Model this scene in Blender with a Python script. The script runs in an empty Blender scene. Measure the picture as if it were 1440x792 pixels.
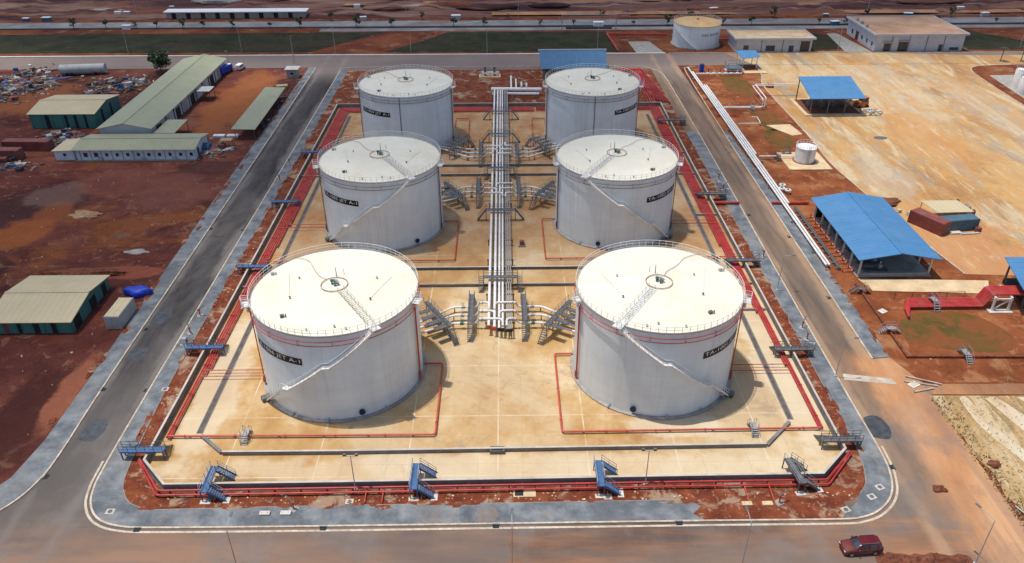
import bpy, bmesh, math, random
from mathutils import Vector, Matrix
RAD = math.radians
PI = math.pi
random.seed(7)
scene = bpy.context.scene
COL = scene.collection

# ------------------------------------------------------------------ helpers
class MB:
    """collects boxes, bars, tubes and sheets for one mesh object"""
    def __init__(s):
        s.v = []; s.f = []; s.mi = []; s.k = 0
    def add(s, vs, fs):
        n = len(s.v)
        s.v += [(float(a), float(b), float(c)) for a, b, c in vs]
        for f in fs:
            s.f.append([i + n for i in f]); s.mi.append(s.k)
        return s
    def box(s, x0, y0, z0, x1, y1, z1):
        x0, x1 = min(x0, x1), max(x0, x1); y0, y1 = min(y0, y1), max(y0, y1); z0, z1 = min(z0, z1), max(z0, z1)
        return s.add([(x0,y0,z0),(x1,y0,z0),(x1,y1,z0),(x0,y1,z0),(x0,y0,z1),(x1,y0,z1),(x1,y1,z1),(x0,y1,z1)],
                     [(0,3,2,1),(4,5,6,7),(0,1,5,4),(1,2,6,5),(2,3,7,6),(3,0,4,7)])
    def obox(s, cx, cy, z0, sx, sy, sz, rz=0, tilt=0):
        c, q = math.cos(rz), math.sin(rz); vs = []
        for dz in (0, sz):
            for dx, dy in ((-.5,-.5),(.5,-.5),(.5,.5),(-.5,.5)):
                x, y = dx*sx, dy*sy
                vs.append((cx + x*c - y*q, cy + x*q + y*c, z0 + dz + x*math.tan(tilt)))
        return s.add(vs, [(0,3,2,1),(4,5,6,7),(0,1,5,4),(1,2,6,5),(2,3,7,6),(3,0,4,7)])
    def bar(s, p, q, w, h=None):
        h = h or w
        p, q = Vector(p), Vector(q); d = (q - p).normalized()
        a = d.cross(Vector((0,0,1)))
        if a.length < 1e-4: a = Vector((1,0,0))
        a.normalize(); b = a.cross(d)
        vs = []
        for o in (p, q):
            for i, j in ((-1,-1),(1,-1),(1,1),(-1,1)):
                vs.append(o + a*(i*w/2) + b*(j*h/2))
        return s.add(vs, [(0,3,2,1),(4,5,6,7),(0,1,5,4),(1,2,6,5),(2,3,7,6),(3,0,4,7)])
    def tube(s, pts, r, n=8, closed=False):
        P = [Vector(p) for p in pts]; m = len(P); rings = []
        up = None
        for i in range(m):
            if closed:
                d = (P[(i+1) % m] - P[i-1]).normalized()
            else:
                a = P[i] - P[i-1] if i else P[1] - P[0]
                b = P[i+1] - P[i] if i < m-1 else a
                d = (a.normalized() + b.normalized())
                d = d.normalized() if d.length > 1e-6 else b.normalized()
            if up is None:
                up = Vector((0,0,1)) if abs(d.z) < .9 else Vector((1,0,0))
            x = d.cross(up)
            if x.length < 1e-5:
                x = d.orthogonal()
            x.normalize(); y = x.cross(d).normalized(); up = y
            rings.append([P[i] + x*(r*math.cos(2*PI*k/n)) + y*(r*math.sin(2*PI*k/n)) for k in range(n)])
        vs = [v for g in rings for v in g]; fs = []
        for i in range(m if closed else m-1):
            j = (i+1) % m
            for k in range(n):
                l = (k+1) % n
                fs.append((i*n+k, i*n+l, j*n+l, j*n+k))
        if not closed:
            fs.append(tuple(range(n))[::-1]); fs.append(tuple((m-1)*n+k for k in range(n)))
        return s.add(vs, fs)
    def cyl(s, x, y, z0, z1, r0, r1=None, n=20, cap=True):
        r1 = r0 if r1 is None else r1
        vs = [(x + r0*math.cos(2*PI*k/n), y + r0*math.sin(2*PI*k/n), z0) for k in range(n)]
        vs += [(x + r1*math.cos(2*PI*k/n), y + r1*math.sin(2*PI*k/n), z1) for k in range(n)]
        fs = [(k, (k+1) % n, n+(k+1) % n, n+k) for k in range(n)]
        if cap: fs += [tuple(range(n))[::-1], tuple(range(n, 2*n))]
        return s.add(vs, fs)
    def lathe(s, prof, x=0, y=0, n=96):
        vs = []; fs = []
        for r, z in prof:
            vs += [(x + r*math.cos(2*PI*k/n), y + r*math.sin(2*PI*k/n), z) for k in range(n)]
        for i in range(len(prof)-1):
            for k in range(n):
                l = (k+1) % n
                fs.append((i*n+k, i*n+l, (i+1)*n+l, (i+1)*n+k))
        return s.add(vs, fs)
    def prism(s, poly, z0, z1):
        n = len(poly)
        ar = sum(poly[i-1][0]*poly[i][1] - poly[i][0]*poly[i-1][1] for i in range(n))
        if ar < 0: poly = poly[::-1]
        vs = [(x, y, z0) for x, y in poly] + [(x, y, z1) for x, y in poly]
        return s.add(vs, [tuple(range(n))[::-1], tuple(range(n, 2*n))] + [(i, (i+1) % n, n+(i+1) % n, n+i) for i in range(n)])
    def sheet(s, poly, z):
        n = len(poly)
        ar = sum(poly[i-1][0]*poly[i][1] - poly[i][0]*poly[i-1][1] for i in range(n))
        if ar < 0: poly = poly[::-1]
        return s.add([(x, y, z) for x, y in poly], [tuple(range(n))])
    def quad(s, *p):
        return s.add(p, [tuple(range(len(p)))])
    def wall(s, pts, w, z0, z1, closed=False):
        """a strip of even width w along a polyline, as a solid from z0 to z1"""
        m = len(pts); L = []; Rr = []
        for i in range(m):
            p = Vector(pts[i])
            a = (p - Vector(pts[i-1])).normalized() if (i or closed) else None
            b = (Vector(pts[(i+1) % m]) - p).normalized() if (i < m-1 or closed) else None
            if a is None: a = b
            if b is None: b = a
            na, nb = Vector((-a.y, a.x)), Vector((-b.y, b.x))
            nn = (na + nb); nn = nn.normalized() if nn.length > 1e-6 else na
            k = 1/max(.35, nn.dot(na))
            L.append(p + nn*(w/2*k)); Rr.append(p - nn*(w/2*k))
        vs = []
        for i in range(m):
            vs += [(L[i].x,L[i].y,z0),(Rr[i].x,Rr[i].y,z0),(Rr[i].x,Rr[i].y,z1),(L[i].x,L[i].y,z1)]
        fs = []
        for i in range(m if closed else m-1):
            a, b = i*4, ((i+1) % m)*4
            fs += [(a+3,a+2,b+2,b+3),(a+2,a+1,b+1,b+2),(a,a+3,b+3,b),(a+1,a,b,b+1)]
        if not closed:
            fs += [(0,1,2,3)[::-1], tuple((m-1)*4+k for k in (0,1,2,3))]
        return s.add(vs, fs)
    def build(s, name, mat, parent=None, smooth=False, world=True, bevel=0):
        me = bpy.data.meshes.new(name)
        off = Vector((0,0,0))
        if parent is not None and world:
            q = parent
            while q is not None:
                off += q.location; q = q.parent
        me.from_pydata([(a-off.x, b-off.y, c-off.z) for a, b, c in s.v], [], s.f)
        mats = mat if isinstance(mat, (list, tuple)) else [mat]
        for m in mats: me.materials.append(m)
        if len(mats) > 1:
            me.polygons.foreach_set('material_index', s.mi)
        if smooth:
            me.shade_smooth(); me.set_sharp_from_angle(angle=RAD(38))
        me.update()
        o = bpy.data.objects.new(name, me); COL.objects.link(o)
        if parent is not None: o.parent = parent
        if bevel:
            b = o.modifiers.new('b', 'BEVEL'); b.width = bevel; b.segments = 2; b.limit_method = 'ANGLE'
        return o

def fillet(pts, rad, n=4):
    P = [Vector(p) for p in pts]; out = [P[0]]
    for i in range(1, len(P)-1):
        a, b, c = P[i-1], P[i], P[i+1]
        u, w = (a-b), (c-b); r = min(rad, u.length*.45, w.length*.45)
        p0, p1 = b + u.normalized()*r, b + w.normalized()*r
        for k in range(n+1):
            t = k/n
            out.append(p0*(1-t)**2 + b*(2*t*(1-t)) + p1*t*t)
    out.append(P[-1]); return out

def smooth_line(pts, n=6):
    """Catmull-Rom through 2-D points"""
    out = []
    P = [pts[0]] + list(pts) + [pts[-1]]
    for i in range(1, len(P)-2):
        a, b, c, d = [Vector(p) for p in P[i-1:i+3]]
        for k in range(n):
            t = k/n
            q = .5*((2*b) + (c-a)*t + (2*a-5*b+4*c-d)*t*t + (3*b-a-3*c+d)*t**3)
            out.append(tuple(q))
    out.append(tuple(pts[-1])); return out

def tag(o, label=None, cat=None, group=None, kind=None):
    if label: o['label'] = label
    if cat: o['category'] = cat
    if group: o['group'] = group
    if kind: o['kind'] = kind
    return o

def thing(name, label, cat, loc=(0,0,0), rz=0, group=None):
    o = bpy.data.objects.new(name, None); COL.objects.link(o)
    o.location = loc; o.rotation_euler = (0, 0, rz); o.empty_display_size = .5
    return tag(o, label, cat, group)

def struct(o): return tag(o, kind='structure')

KIDS = {}
def dup(root, loc, rz, label, group=None, sx=1):
    """copy a thing with its parts and sub-parts"""
    r = root.copy(); COL.objects.link(r); r.location = loc; r.rotation_euler = (0, 0, rz)
    r.scale = (sx, 1, 1)
    r['label'] = label
    if group: r['group'] = group
    def rec(a, b):
        for ch in list(a.children):
            c = ch.copy(); COL.objects.link(c); c.parent = b; rec(ch, c)
    rec(root, r)
    return r

# ------------------------------------------------------------------ materials
def _n(nt, t, **k):
    n = nt.nodes.new(t)
    for a, b in k.items(): setattr(n, a, b)
    return n

def coords(nt, stretch=(1,1,1), rot=0, local=False):
    if local:
        src = _n(nt, 'ShaderNodeTexCoord').outputs['Object']
    else:
        src = _n(nt, 'ShaderNodeNewGeometry').outputs['Position']
    mp = _n(nt, 'ShaderNodeMapping'); mp.inputs['Scale'].default_value = stretch
    mp.inputs['Rotation'].default_value = (0, 0, rot)
    nt.links.new(src, mp.inputs['Vector'])
    return mp.outputs['Vector']

def noise(nt, scale, detail=6, rough=.6, stretch=(1,1,1), rot=0, dist=0, local=False, off=0):
    t = _n(nt, 'ShaderNodeTexNoise')
    t.inputs['Scale'].default_value = scale; t.inputs['Detail'].default_value = detail
    t.inputs['Roughness'].default_value = rough; t.inputs['Distortion'].default_value = dist
    v = coords(nt, stretch, rot, local)
    if off:
        a = _n(nt, 'ShaderNodeVectorMath', operation='ADD'); a.inputs[1].default_value = (off, off*.7, off*.3)
        nt.links.new(v, a.inputs[0]); v = a.outputs[0]
    nt.links.new(v, t.inputs['Vector'])
    return t.outputs['Fac']

def ramp(nt, fac, stops, interp='LINEAR'):
    r = _n(nt, 'ShaderNodeValToRGB'); e = r.color_ramp.elements; r.color_ramp.interpolation = interp
    while len(e) < len(stops): e.new(.5)
    for i, (p, c) in enumerate(stops):
        e[i].position = p
        e[i].color = (c, c, c, 1) if not isinstance(c, (tuple, list)) else (*c, 1)
    nt.links.new(fac, r.inputs['Fac']); return r.outputs['Color']

def mixc(nt, fac, a, b, mode='MIX'):
    m = _n(nt, 'ShaderNodeMix', data_type='RGBA', blend_type=mode)
    for sock, v in ((m.inputs[0], fac), (m.inputs[6], a), (m.inputs[7], b)):
        if hasattr(v, 'node'): nt.links.new(v, sock)
        elif isinstance(v, (tuple, list)): sock.default_value = (*v, 1)
        else: sock.default_value = v
    return m.outputs[2]

def math_(nt, op, a, b=0.0, clamp=False):
    m = _n(nt, 'ShaderNodeMath', operation=op, use_clamp=clamp)
    for sock, v in ((m.inputs[0], a), (m.inputs[1], b)):
        if hasattr(v, 'node'): nt.links.new(v, sock)
        else: sock.default_value = v
    return m.outputs[0]

def pos_xyz(nt):
    g = _n(nt, 'ShaderNodeNewGeometry'); s = _n(nt, 'ShaderNodeSeparateXYZ')
    nt.links.new(g.outputs['Position'], s.inputs[0]); return s.outputs

def smoothstep(nt, v, lo, hi):
    m = _n(nt, 'ShaderNodeMapRange', interpolation_type='SMOOTHSTEP')
    nt.links.new(v, m.inputs[0]); m.inputs[1].default_value = lo; m.inputs[2].default_value = hi
    return m.outputs[0]

def region(nt, X, Y, cx, cy, rx, ry, amp=.9, sc=.09, off=0):
    a = math_(nt, 'POWER', math_(nt, 'ABSOLUTE', math_(nt, 'DIVIDE', math_(nt, 'SUBTRACT', X, cx), rx)), 2.0)
    b = math_(nt, 'POWER', math_(nt, 'ABSOLUTE', math_(nt, 'DIVIDE', math_(nt, 'SUBTRACT', Y, cy), ry)), 2.0)
    r = math_(nt, 'SQRT', math_(nt, 'ADD', a, b))
    n = math_(nt, 'MULTIPLY', math_(nt, 'SUBTRACT', noise(nt, sc, 8, .65, off=off), .5), amp*3)
    return smoothstep(nt, math_(nt, 'ADD', r, n), 1.1, .7)

def new_mat(name, rough=.8, metal=0, spec=.35):
    m = bpy.data.materials.new(name); m.use_nodes = True; nt = m.node_tree
    b = nt.nodes['Principled BSDF']
    b.inputs['Roughness'].default_value = rough; b.inputs['Metallic'].default_value = metal
    b.inputs['Specular IOR Level'].default_value = spec
    return m, nt, b

def set_bump(nt, b, h, strength=.3, dist=.1):
    bp = _n(nt, 'ShaderNodeBump'); bp.inputs['Strength'].default_value = strength; bp.inputs['Distance'].default_value = dist
    nt.links.new(h, bp.inputs['Height']); nt.links.new(bp.outputs[0], b.inputs['Normal'])

def paint(name, c, rough=.5, metal=0, var=.1, scale=.6, spec=.4, stretch=(1,1,1), dirt=None, local=False):
    """a painted or plain material with uneven wear"""
    m, nt, b = new_mat(name, rough, metal, spec)
    f = noise(nt, scale, 7, .65, stretch, local=local)
    lo = tuple(x*(1-var) for x in c); hi = tuple(min(1, x*(1+var)) for x in c)
    col = ramp(nt, f, [(.38, lo), (.62, hi)])
    if dirt:
        f2 = noise(nt, scale*.5, 8, .7, stretch, off=31, local=local)
        col = mixc(nt, ramp(nt, f2, [(.48, 0), (.66, dirt[1])]), col, dirt[0])
    nt.links.new(col, b.inputs['Base Color']); return m

def ground_mat(name, stops, scale, layers=(), rough=.92, stretch=(1,1,1), rot=0, fine=.25, bump=.25, bscale=1.2, bdist=.12, dist=0, spec=.15):
    """stops: colour ramp over a broad noise; layers: (scale, stretch, lo, hi, colour, amount, offset)"""
    m, nt, b = new_mat(name, rough, 0, spec)
    cz = lambda p: .5+(p-.5)*.62
    col = ramp(nt, noise(nt, scale, 9, .62, stretch, rot, dist), [(cz(p), c) for p, c in stops])
    for sc, st, lo, hi, c, amt, off in layers:
        lo, hi = cz(lo), cz(hi)
        f = ramp(nt, noise(nt, sc, 8, .65, st, rot, .6, off=off), [(lo, 0), (hi, amt)])
        col = mixc(nt, f, col, c)
    f = noise(nt, 2.3, 8, .75, off=5)
    col = mixc(nt, 1.0, col, ramp(nt, f, [(.25, 1-fine), (.75, 1+0*fine)]), 'MULTIPLY')
    nt.links.new(col, b.inputs['Base Color'])
    set_bump(nt, b, noise(nt, bscale, 9, .7, off=9), bump, bdist)
    return m, nt, b, col
SKY_STRENGTH = .12
SUN_STRENGTH = 3.4
EXPOSURE = 0.06
CLOUD_DENSITY = .43
CLOUDS = [(-145,140,92,140,420,1),(0,355,340,105,440,2),(-12,200,88,80,460,3)]
# ------------------------------------------------------------------ the materials of the place
M = {}
ESOIL = [(.28, (.16,.046,.018)), (.45, (.235,.068,.025)), (.58, (.29,.09,.033)), (.75, (.36,.14,.055))]
SOIL = [(.28, (.10,.026,.013)), (.45, (.17,.045,.019)), (.58, (.215,.062,.025)), (.75, (.28,.098,.04))]
M['soil'] = ground_mat('red_soil', SOIL, .06, [(.18, (1,1,1), .58, .72, (.33,.19,.11), .55, 3), (.9, (1,1,1), .62, .75, (.09,.022,.012), .6, 8)], bump=.5, bdist=.3)[0]
M['east_soil'] = ground_mat('bright_red_soil', ESOIL, .09, [(.35, (1,1,1), .58, .68, (.42,.19,.085), .6, 97), (.12, (1,1,1), .60, .74, (.40,.21,.10), .7, 3), (.5, (1,1,1), .60, .75, (.14,.04,.018), .7, 8)], bump=.5, bdist=.25)[0]
M['strip_soil'] = ground_mat('strip_soil', [(.28, (.13,.032,.016)), (.5, (.20,.05,.022)), (.72, (.27,.08,.034))], .4, [(.22, (1,1,1), .57, .66, (.42,.30,.20), .75, 3), (1.2, (1,1,1), .62, .74, (.45,.36,.27), .6, 8)], bump=.6, bdist=.12)[0]
M['left_soil'] = ground_mat('dark_red_soil', [(.26, (.075,.021,.018)), (.42, (.14,.038,.029)), (.56, (.205,.060,.042)), (.72, (.29,.098,.06))], .035,
    [(.05, (1,.5,1), .56, .66, (.055,.02,.018), .75, 13), (.028, (1,1.4,1), .60, .70, (.30,.095,.03), .8, 41), (.11, (1,1,1), .66, .76, (.24,.16,.12), .6, 77), (.6, (1,1,1), .6, .74, (.085,.027,.02), .6, 21), (.12, (.3,2.2,1), .57, .66, (.10,.030,.024), .55, 51), (.35, (1,1,1), .60, .70, (.36,.17,.10), .55, 97)],
    bump=1.0, bdist=.8, bscale=.9)[0]
m = M['left_soil']; nt = m.node_tree; b = nt.nodes['Principled BSDF']; col = b.inputs['Base Color'].links[0].from_socket
X, Y, Z = pos_xyz(nt)
for k, (cx, cy, rx, ry, c, amt) in enumerate(((-70,88,5.5,13,(.062,.019,.015),.85),(-104,155,12,13,(.052,.020,.020),.8),(-66.4,93,2.2,11,(.34,.115,.062),.75),(-100,144,6,7,(.30,.088,.026),.85),(-98,154,4,7,(.27,.08,.03),.7),(-102,163,7,7,(.17,.095,.075),.7),(-76,163,9,12,(.19,.075,.055),.55),(-72,128,8,2.5,(.30,.085,.048),.7),(-80,228,9,30,(.27,.092,.032),.85),(-146,232,20,16,(.29,.098,.034),.75),(-88,170,14,9,(.21,.07,.048),.6),(-72,178,8,4,(.08,.032,.026),.7))):
    col = mixc(nt, math_(nt, 'MULTIPLY', region(nt, X, Y, cx, cy, rx, ry, .55, .14, 10*k+3), amt), col, mixc(nt, noise(nt, .5, 7, .7, off=k), tuple(v*.85 for v in c), tuple(v*1.5 for v in c)))
nt.links.new(col, b.inputs['Base Color'])
M['far_soil'] = ground_mat('far_soil', [(.3, (.075,.03,.028)), (.45, (.14,.06,.05)), (.57, (.21,.10,.075)), (.72, (.30,.17,.12))], .03,
    [(.05, (.25,2.2,1), .52, .62, (.055,.026,.03), .9, 3), (.045, (.3,2.5,1), .58, .66, (.34,.21,.15), .7, 17), (.04, (.3,2,1), .60, .68, (.26,.09,.045), .8, 29)], stretch=(.3,2,1), bump=.5, bdist=.4)[0]
M['yard_floor'] = None
# stained concrete of the tank bund, with pale joint lines
m, nt, b, col = ground_mat('bund_concrete', [(.25, (.38,.185,.06)), (.42, (.49,.285,.11)), (.57, (.57,.375,.175)), (.72, (.67,.53,.33))], .085,
    [(.025, (1,1,1), .53, .68, (.64,.51,.33), .65, 61), (.35, (1,1,1), .60, .74, (.46,.25,.095), .5, 5), (.13, (1,1,1), .64, .74, (.36,.27,.19), .55, 33)], bump=.1, fine=.16, stretch=(1,.7,1))
X, Y, Z = pos_xyz(nt)
for k, (cx, cy, rx, ry, amt) in enumerate(((0,75.8,46,3.2,.4),(-44,95,4,22,.5),(43,100,4,26,.5),(24,84,8,2.5,.6),(-1,100,10,9,0))):
    col = mixc(nt, math_(nt, 'MULTIPLY', region(nt, X, Y, cx, cy, rx, ry, .6, .2, 5*k), amt), col, (.70,.61,.45))
def joint(v, period, ph, w):
    a = math_(nt, 'ADD', v, ph); a = math_(nt, 'DIVIDE', a, period); a = math_(nt, 'FRACT', a)
    a = math_(nt, 'SUBTRACT', a, .5); a = math_(nt, 'ABSOLUTE', a); a = math_(nt, 'MULTIPLY', a, period)
    return math_(nt, 'LESS_THAN', a, w)
jl = math_(nt, 'MAXIMUM', joint(X, 12.2, 7.4, .09), joint(Y, 11.8, 2.1, .08))
jl = math_(nt, 'MULTIPLY', jl, ramp(nt, noise(nt, .3, 5, off=4), [(.38, .1), (.6, .8)]))
col = mixc(nt, jl, col, (.68,.58,.44)); jl2 = math_(nt, 'MAXIMUM', joint(X, 6.1, 1.0, .025), joint(Y, 5.9, 2.9, .025))
col = mixc(nt, math_(nt, 'MULTIPLY', jl2, .45), col, (.34,.24,.14))
# browner, dirtier slabs between tanks further back, with the shade there painted in
back_shade_tone = math_(nt, 'MULTIPLY', smoothstep(nt, Y, 112, 150), ramp(nt, noise(nt, .05, 5, off=50), [(.3, .55), (.6, .95)]))
col = mixc(nt, back_shade_tone, col, mixc(nt, ramp(nt, noise(nt, .12, 8, .7, off=70), [(.36, 0), (.62, 1)]), (.36,.165,.065), (.50,.36,.22)))
nt.links.new(col, b.inputs['Base Color']); M['bund'] = m
# sandy yard with streaks along its length
m, nt, b, col = ground_mat('sandy_yard', [(.26, (.40,.20,.08)), (.42, (.50,.275,.105)), (.57, (.56,.36,.165)), (.72, (.62,.48,.29))], .035,
    [(.05, (2.6,.5,1), .54, .66, (.66,.54,.35), .8, 11), (.08, (2.4,.5,1), .57, .66, (.40,.33,.26), .7, 23), (.1, (1.6,.35,1), .62, .70, (.30,.23,.17), .6, 35), (.5, (1,.6,1), .6, .72, (.50,.28,.12), .5, 47)],
    stretch=(1.7,.55,1), rot=.12, bump=.35, bdist=.2, fine=.3)
X, Y, Z = pos_xyz(nt)
for k, (cx, cy, rx, ry, c, amt) in enumerate(((91,134,12,19,(.50,.24,.105),.85),(118,236,16,34,(.58,.46,.30),.5),(112,196,9,24,(.54,.27,.10),.6),(99,222,7,9,(.60,.50,.36),.6),(122,158,12,22,(.58,.37,.155),.6),(140,215,9,30,(.46,.36,.26),.45),(90,170,7,14,(.46,.37,.28),.5))):
    col = mixc(nt, math_(nt, 'MULTIPLY', region(nt, X, Y, cx, cy, rx, ry, .8, .12, 7*k+2), amt), col, mixc(nt, noise(nt, .6, 7, .7, (1.5,.5,1), off=k), tuple(v*.75 for v in c), tuple(min(.8,v*1.2) for v in c)))
spk = ramp(nt, noise(nt, .2, 8, .72, (1.3,.6,1), off=36), [(.52, 0), (.60, .55)])
col = mixc(nt, spk, col, (.55,.29,.10))
spk = ramp(nt, noise(nt, .45, 8, .72, (1.3,.45,1), off=66), [(.56, 0), (.64, .6)])
col = mixc(nt, spk, col, (.34,.24,.16))
spk = ramp(nt, noise(nt, .3, 8, .72, (1.6,.3,1), off=99), [(.56, 0), (.64, .55)])
col = mixc(nt, spk, col, (.62,.50,.33))
nt.links.new(col, b.inputs['Base Color'])
M['sand'] = m
# asphalt, with red-brown dust driven over it near the front and to the right
m, nt, b, col = ground_mat('dusty_road', [(.3, (.046,.041,.041)), (.5, (.066,.060,.059)), (.7, (.10,.092,.089))], .12,
    [(.05, (1.6,.45,1), .54, .72, (.15,.13,.12), .7, 5), (.3, (1,.5,1), .60, .75, (.055,.05,.05), .5, 15)], stretch=(1.6,.35,1), bump=.12, fine=.2)
X, Y, Z = pos_xyz(nt)
dn = noise(nt, .09, 6, .65, (.35,1.6,1), off=12)
dr = noise(nt, .11, 6, .65, (1.8,.22,1), off=16)
front = smoothstep(nt, math_(nt, 'ADD', math_(nt, 'MULTIPLY', Y, -1), math_(nt, 'MULTIPLY', dn, 20)), -63, -48)
dust = mixc(nt, ramp(nt, dn, [(.36, 0), (.62, 1)]), (.21,.115,.075), (.43,.205,.10))
dust = mixc(nt, ramp(nt, noise(nt, .16, 7, .6, (.2,1.8,1), off=90), [(.46,0),(.56,.8)]), dust, (.19,.14,.115))
right = math_(nt, 'MULTIPLY', smoothstep(nt, X, 20, 50), ramp(nt, dr, [(.30,.35),(.6,1)]))
col = mixc(nt, right, col, mixc(nt, dr, (.16,.115,.085), (.30,.20,.135)))
col = mixc(nt, front, col, dust)
farb = smoothstep(nt, Y, 240, 262)
col = mixc(nt, math_(nt, 'MULTIPLY', farb, .8), col, mixc(nt, dn, (.19,.15,.14), (.27,.21,.185)))
for x0 in (-61.4, -55.0):
    kd = smoothstep(nt, math_(nt, 'ADD', math_(nt, 'ABSOLUTE', math_(nt, 'SUBTRACT', X, x0)), math_(nt, 'MULTIPLY', noise(nt, .12, 7, .65, (1,.5,1), off=x0), 6)), 4.0, 2.4)
    col = mixc(nt, math_(nt, 'MULTIPLY', kd, .6), col, (.25,.225,.205))
for x0 in (51.6, 57.6):
    kd = smoothstep(nt, math_(nt, 'ADD', math_(nt, 'ABSOLUTE', math_(nt, 'SUBTRACT', X, x0)), math_(nt, 'MULTIPLY', noise(nt, .15, 7, .65, (1,.5,1), off=x0), 5)), 3.7, 2.3)
    col = mixc(nt, math_(nt, 'MULTIPLY', kd, .6), col, (.42,.27,.165))
tm = ramp(nt, noise(nt, .5, 6, .6, (1.8,.05,1), off=7), [(.52, 0), (.62, .5)])
col = mixc(nt, math_(nt, 'MULTIPLY', math_(nt, 'MULTIPLY', tm, smoothstep(nt, Y, 74, 84)), smoothstep(nt, Y, 258, 246)), col, (.075,.068,.066))
dc = math_(nt, 'MULTIPLY', smoothstep(nt, math_(nt, 'ADD', math_(nt, 'ADD', X, math_(nt, 'MULTIPLY', Y, .12)), math_(nt, 'MULTIPLY', noise(nt, .13, 7, .65, (1,.5,1), off=33), 13)), 69.5, 74.5), smoothstep(nt, Y, 103, 97))
dcol = ramp(nt, noise(nt, .09, 9, .65, (1.4,.5,1), off=60), [(.36, (.30,.145,.075)), (.46, (.42,.20,.095)), (.54, (.49,.245,.115)), (.64, (.55,.31,.165))])
tyre = ramp(nt, noise(nt, .35, 7, .6, (2.2,.12,1), off=61), [(.52, 0), (.60, .55)])
dcol = mixc(nt, tyre, dcol, (.33,.20,.13))
col = mixc(nt, dc, col, dcol)
worn = math_(nt, 'MULTIPLY', ramp(nt, noise(nt, .10, 7, .65, off=81), [(.50, 0), (.60, .6)]), smoothstep(nt, Y, 100, 70))
ld_ = math_(nt, 'MULTIPLY', smoothstep(nt, math_(nt, 'ADD', Y, math_(nt, 'MULTIPLY', noise(nt, .12, 7, .65, (1.5,.5,1), off=84), 50)), 142, 105), math_(nt, 'LESS_THAN', X, 0.0))
col = mixc(nt, math_(nt, 'MULTIPLY', ld_, .55), col, (.155,.135,.122))
col = mixc(nt, worn, col, mixc(nt, noise(nt, .6, 6, .7, off=82), (.12,.105,.10), (.25,.21,.185)))
nt.links.new(col, b.inputs['Base Color']); M['road'] = m
M['apron'] = ground_mat('gravel_apron', [(.3, (.125,.14,.155)), (.5, (.19,.207,.223)), (.7, (.27,.282,.29))], .35,
    [(.1, (1,1,1), .55, .7, (.26,.26,.255), .6, 5), (.09, (1,1,1), .58, .70, (.105,.115,.13), .6, 15), (.3,(1,1,1),.66,.76,(.30,.22,.17),.5,25)], bump=.3, bdist=.06, bscale=5, fine=.22)[0]
M['kerb'] = paint('kerb_concrete', (.56,.47,.36), .8, var=.18, scale=.8, dirt=((.36,.21,.12), .6))
nt = M['kerb'].node_tree; b = nt.nodes['Principled BSDF']; col = b.inputs['Base Color'].links[0].from_socket
X, Y, Z = pos_xyz(nt)
kj = math_(nt, 'LESS_THAN', math_(nt, 'FRACT', math_(nt, 'ADD', X, math_(nt, 'MULTIPLY', Y, .999))), .09)
nt.links.new(mixc(nt, math_(nt, 'MULTIPLY', kj, .5), col, (.2,.16,.12)), b.inputs['Base Color'])
M['concrete'] = paint('grey_concrete', (.34,.32,.29), .85, var=.15, scale=.8, dirt=((.22,.15,.11), .5))
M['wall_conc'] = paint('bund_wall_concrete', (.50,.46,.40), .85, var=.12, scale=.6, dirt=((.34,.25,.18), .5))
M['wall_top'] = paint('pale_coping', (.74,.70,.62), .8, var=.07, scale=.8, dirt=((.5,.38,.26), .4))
M['pale_slab'] = paint('cream_concrete', (.62,.47,.28), .85, var=.14, scale=.35, dirt=((.5,.28,.13), .6))
M['pale_concrete'] = paint('dusty_pale_concrete', (.52,.45,.37), .85, var=.12, scale=.5, dirt=((.36,.24,.16), .7))
M['white_slab'] = paint('whitish_concrete', (.60,.56,.50), .85, var=.1, scale=.5, dirt=((.4,.28,.19), .5))
M['grass'] = ground_mat('short_grass', [(.3, (.020,.024,.012)), (.5, (.030,.035,.016)), (.7, (.046,.046,.024))], .12,
    [(.06, (.5,1.5,1), .53, .62, (.055,.036,.024), .85, 5), (.4, (1,1,1), .58, .68, (.065,.055,.03), .6, 15)], bump=.6, bdist=.2, fine=.3)[0]
M['patch'] = ground_mat('thin_grass', [(.3, (.10,.075,.02)), (.5, (.15,.085,.024)), (.7, (.20,.08,.027))], .2, [(.3, (1,1,1), .50, .62, (.25,.08,.03), .85, 5)], bump=.5, bdist=.2)[0]
M['scrub'] = ground_mat('dry_scrub', [(.28, (.33,.20,.085)), (.42, (.42,.27,.12)), (.56, (.50,.335,.16)), (.72, (.58,.44,.25))], .08,
    [(.10, (2.6,.3,1), .55, .63, (.29,.20,.085), .7, 5), (.16, (3,.3,1), .57, .63, (.62,.50,.32), .8, 15), (.4, (1.5,.6,1), .60, .72, (.24,.16,.07), .45, 25), (.9, (1.5,.6,1), .58, .7, (.56,.42,.25), .6, 55)],
    stretch=(2.2,.4,1), rot=-.05, bump=.3, bdist=.2, fine=.2)[0]
M['cream'] = ground_mat('cream_mud', [(.3, (.56,.40,.23)), (.5, (.66,.54,.37)), (.7, (.68,.60,.47))], .2, bump=.2, stretch=(1.5,.5,1))[0]
M['dirt'] = ground_mat('orange_dirt', [(.28, (.30,.145,.075)), (.45, (.42,.20,.095)), (.58, (.50,.25,.115)), (.74, (.55,.31,.16))], .07,
    [(.2, (2,.35,1), .55, .68, (.30,.19,.13), .7, 5), (.12, (1.6,.4,1), .60, .7, (.24,.18,.15), .6, 15)], stretch=(1.4,.5,1), bump=.35, bdist=.15)[0]
M['mud'] = paint('dark_mud', (.17,.055,.028), .95, var=.35, scale=1.5)
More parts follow.
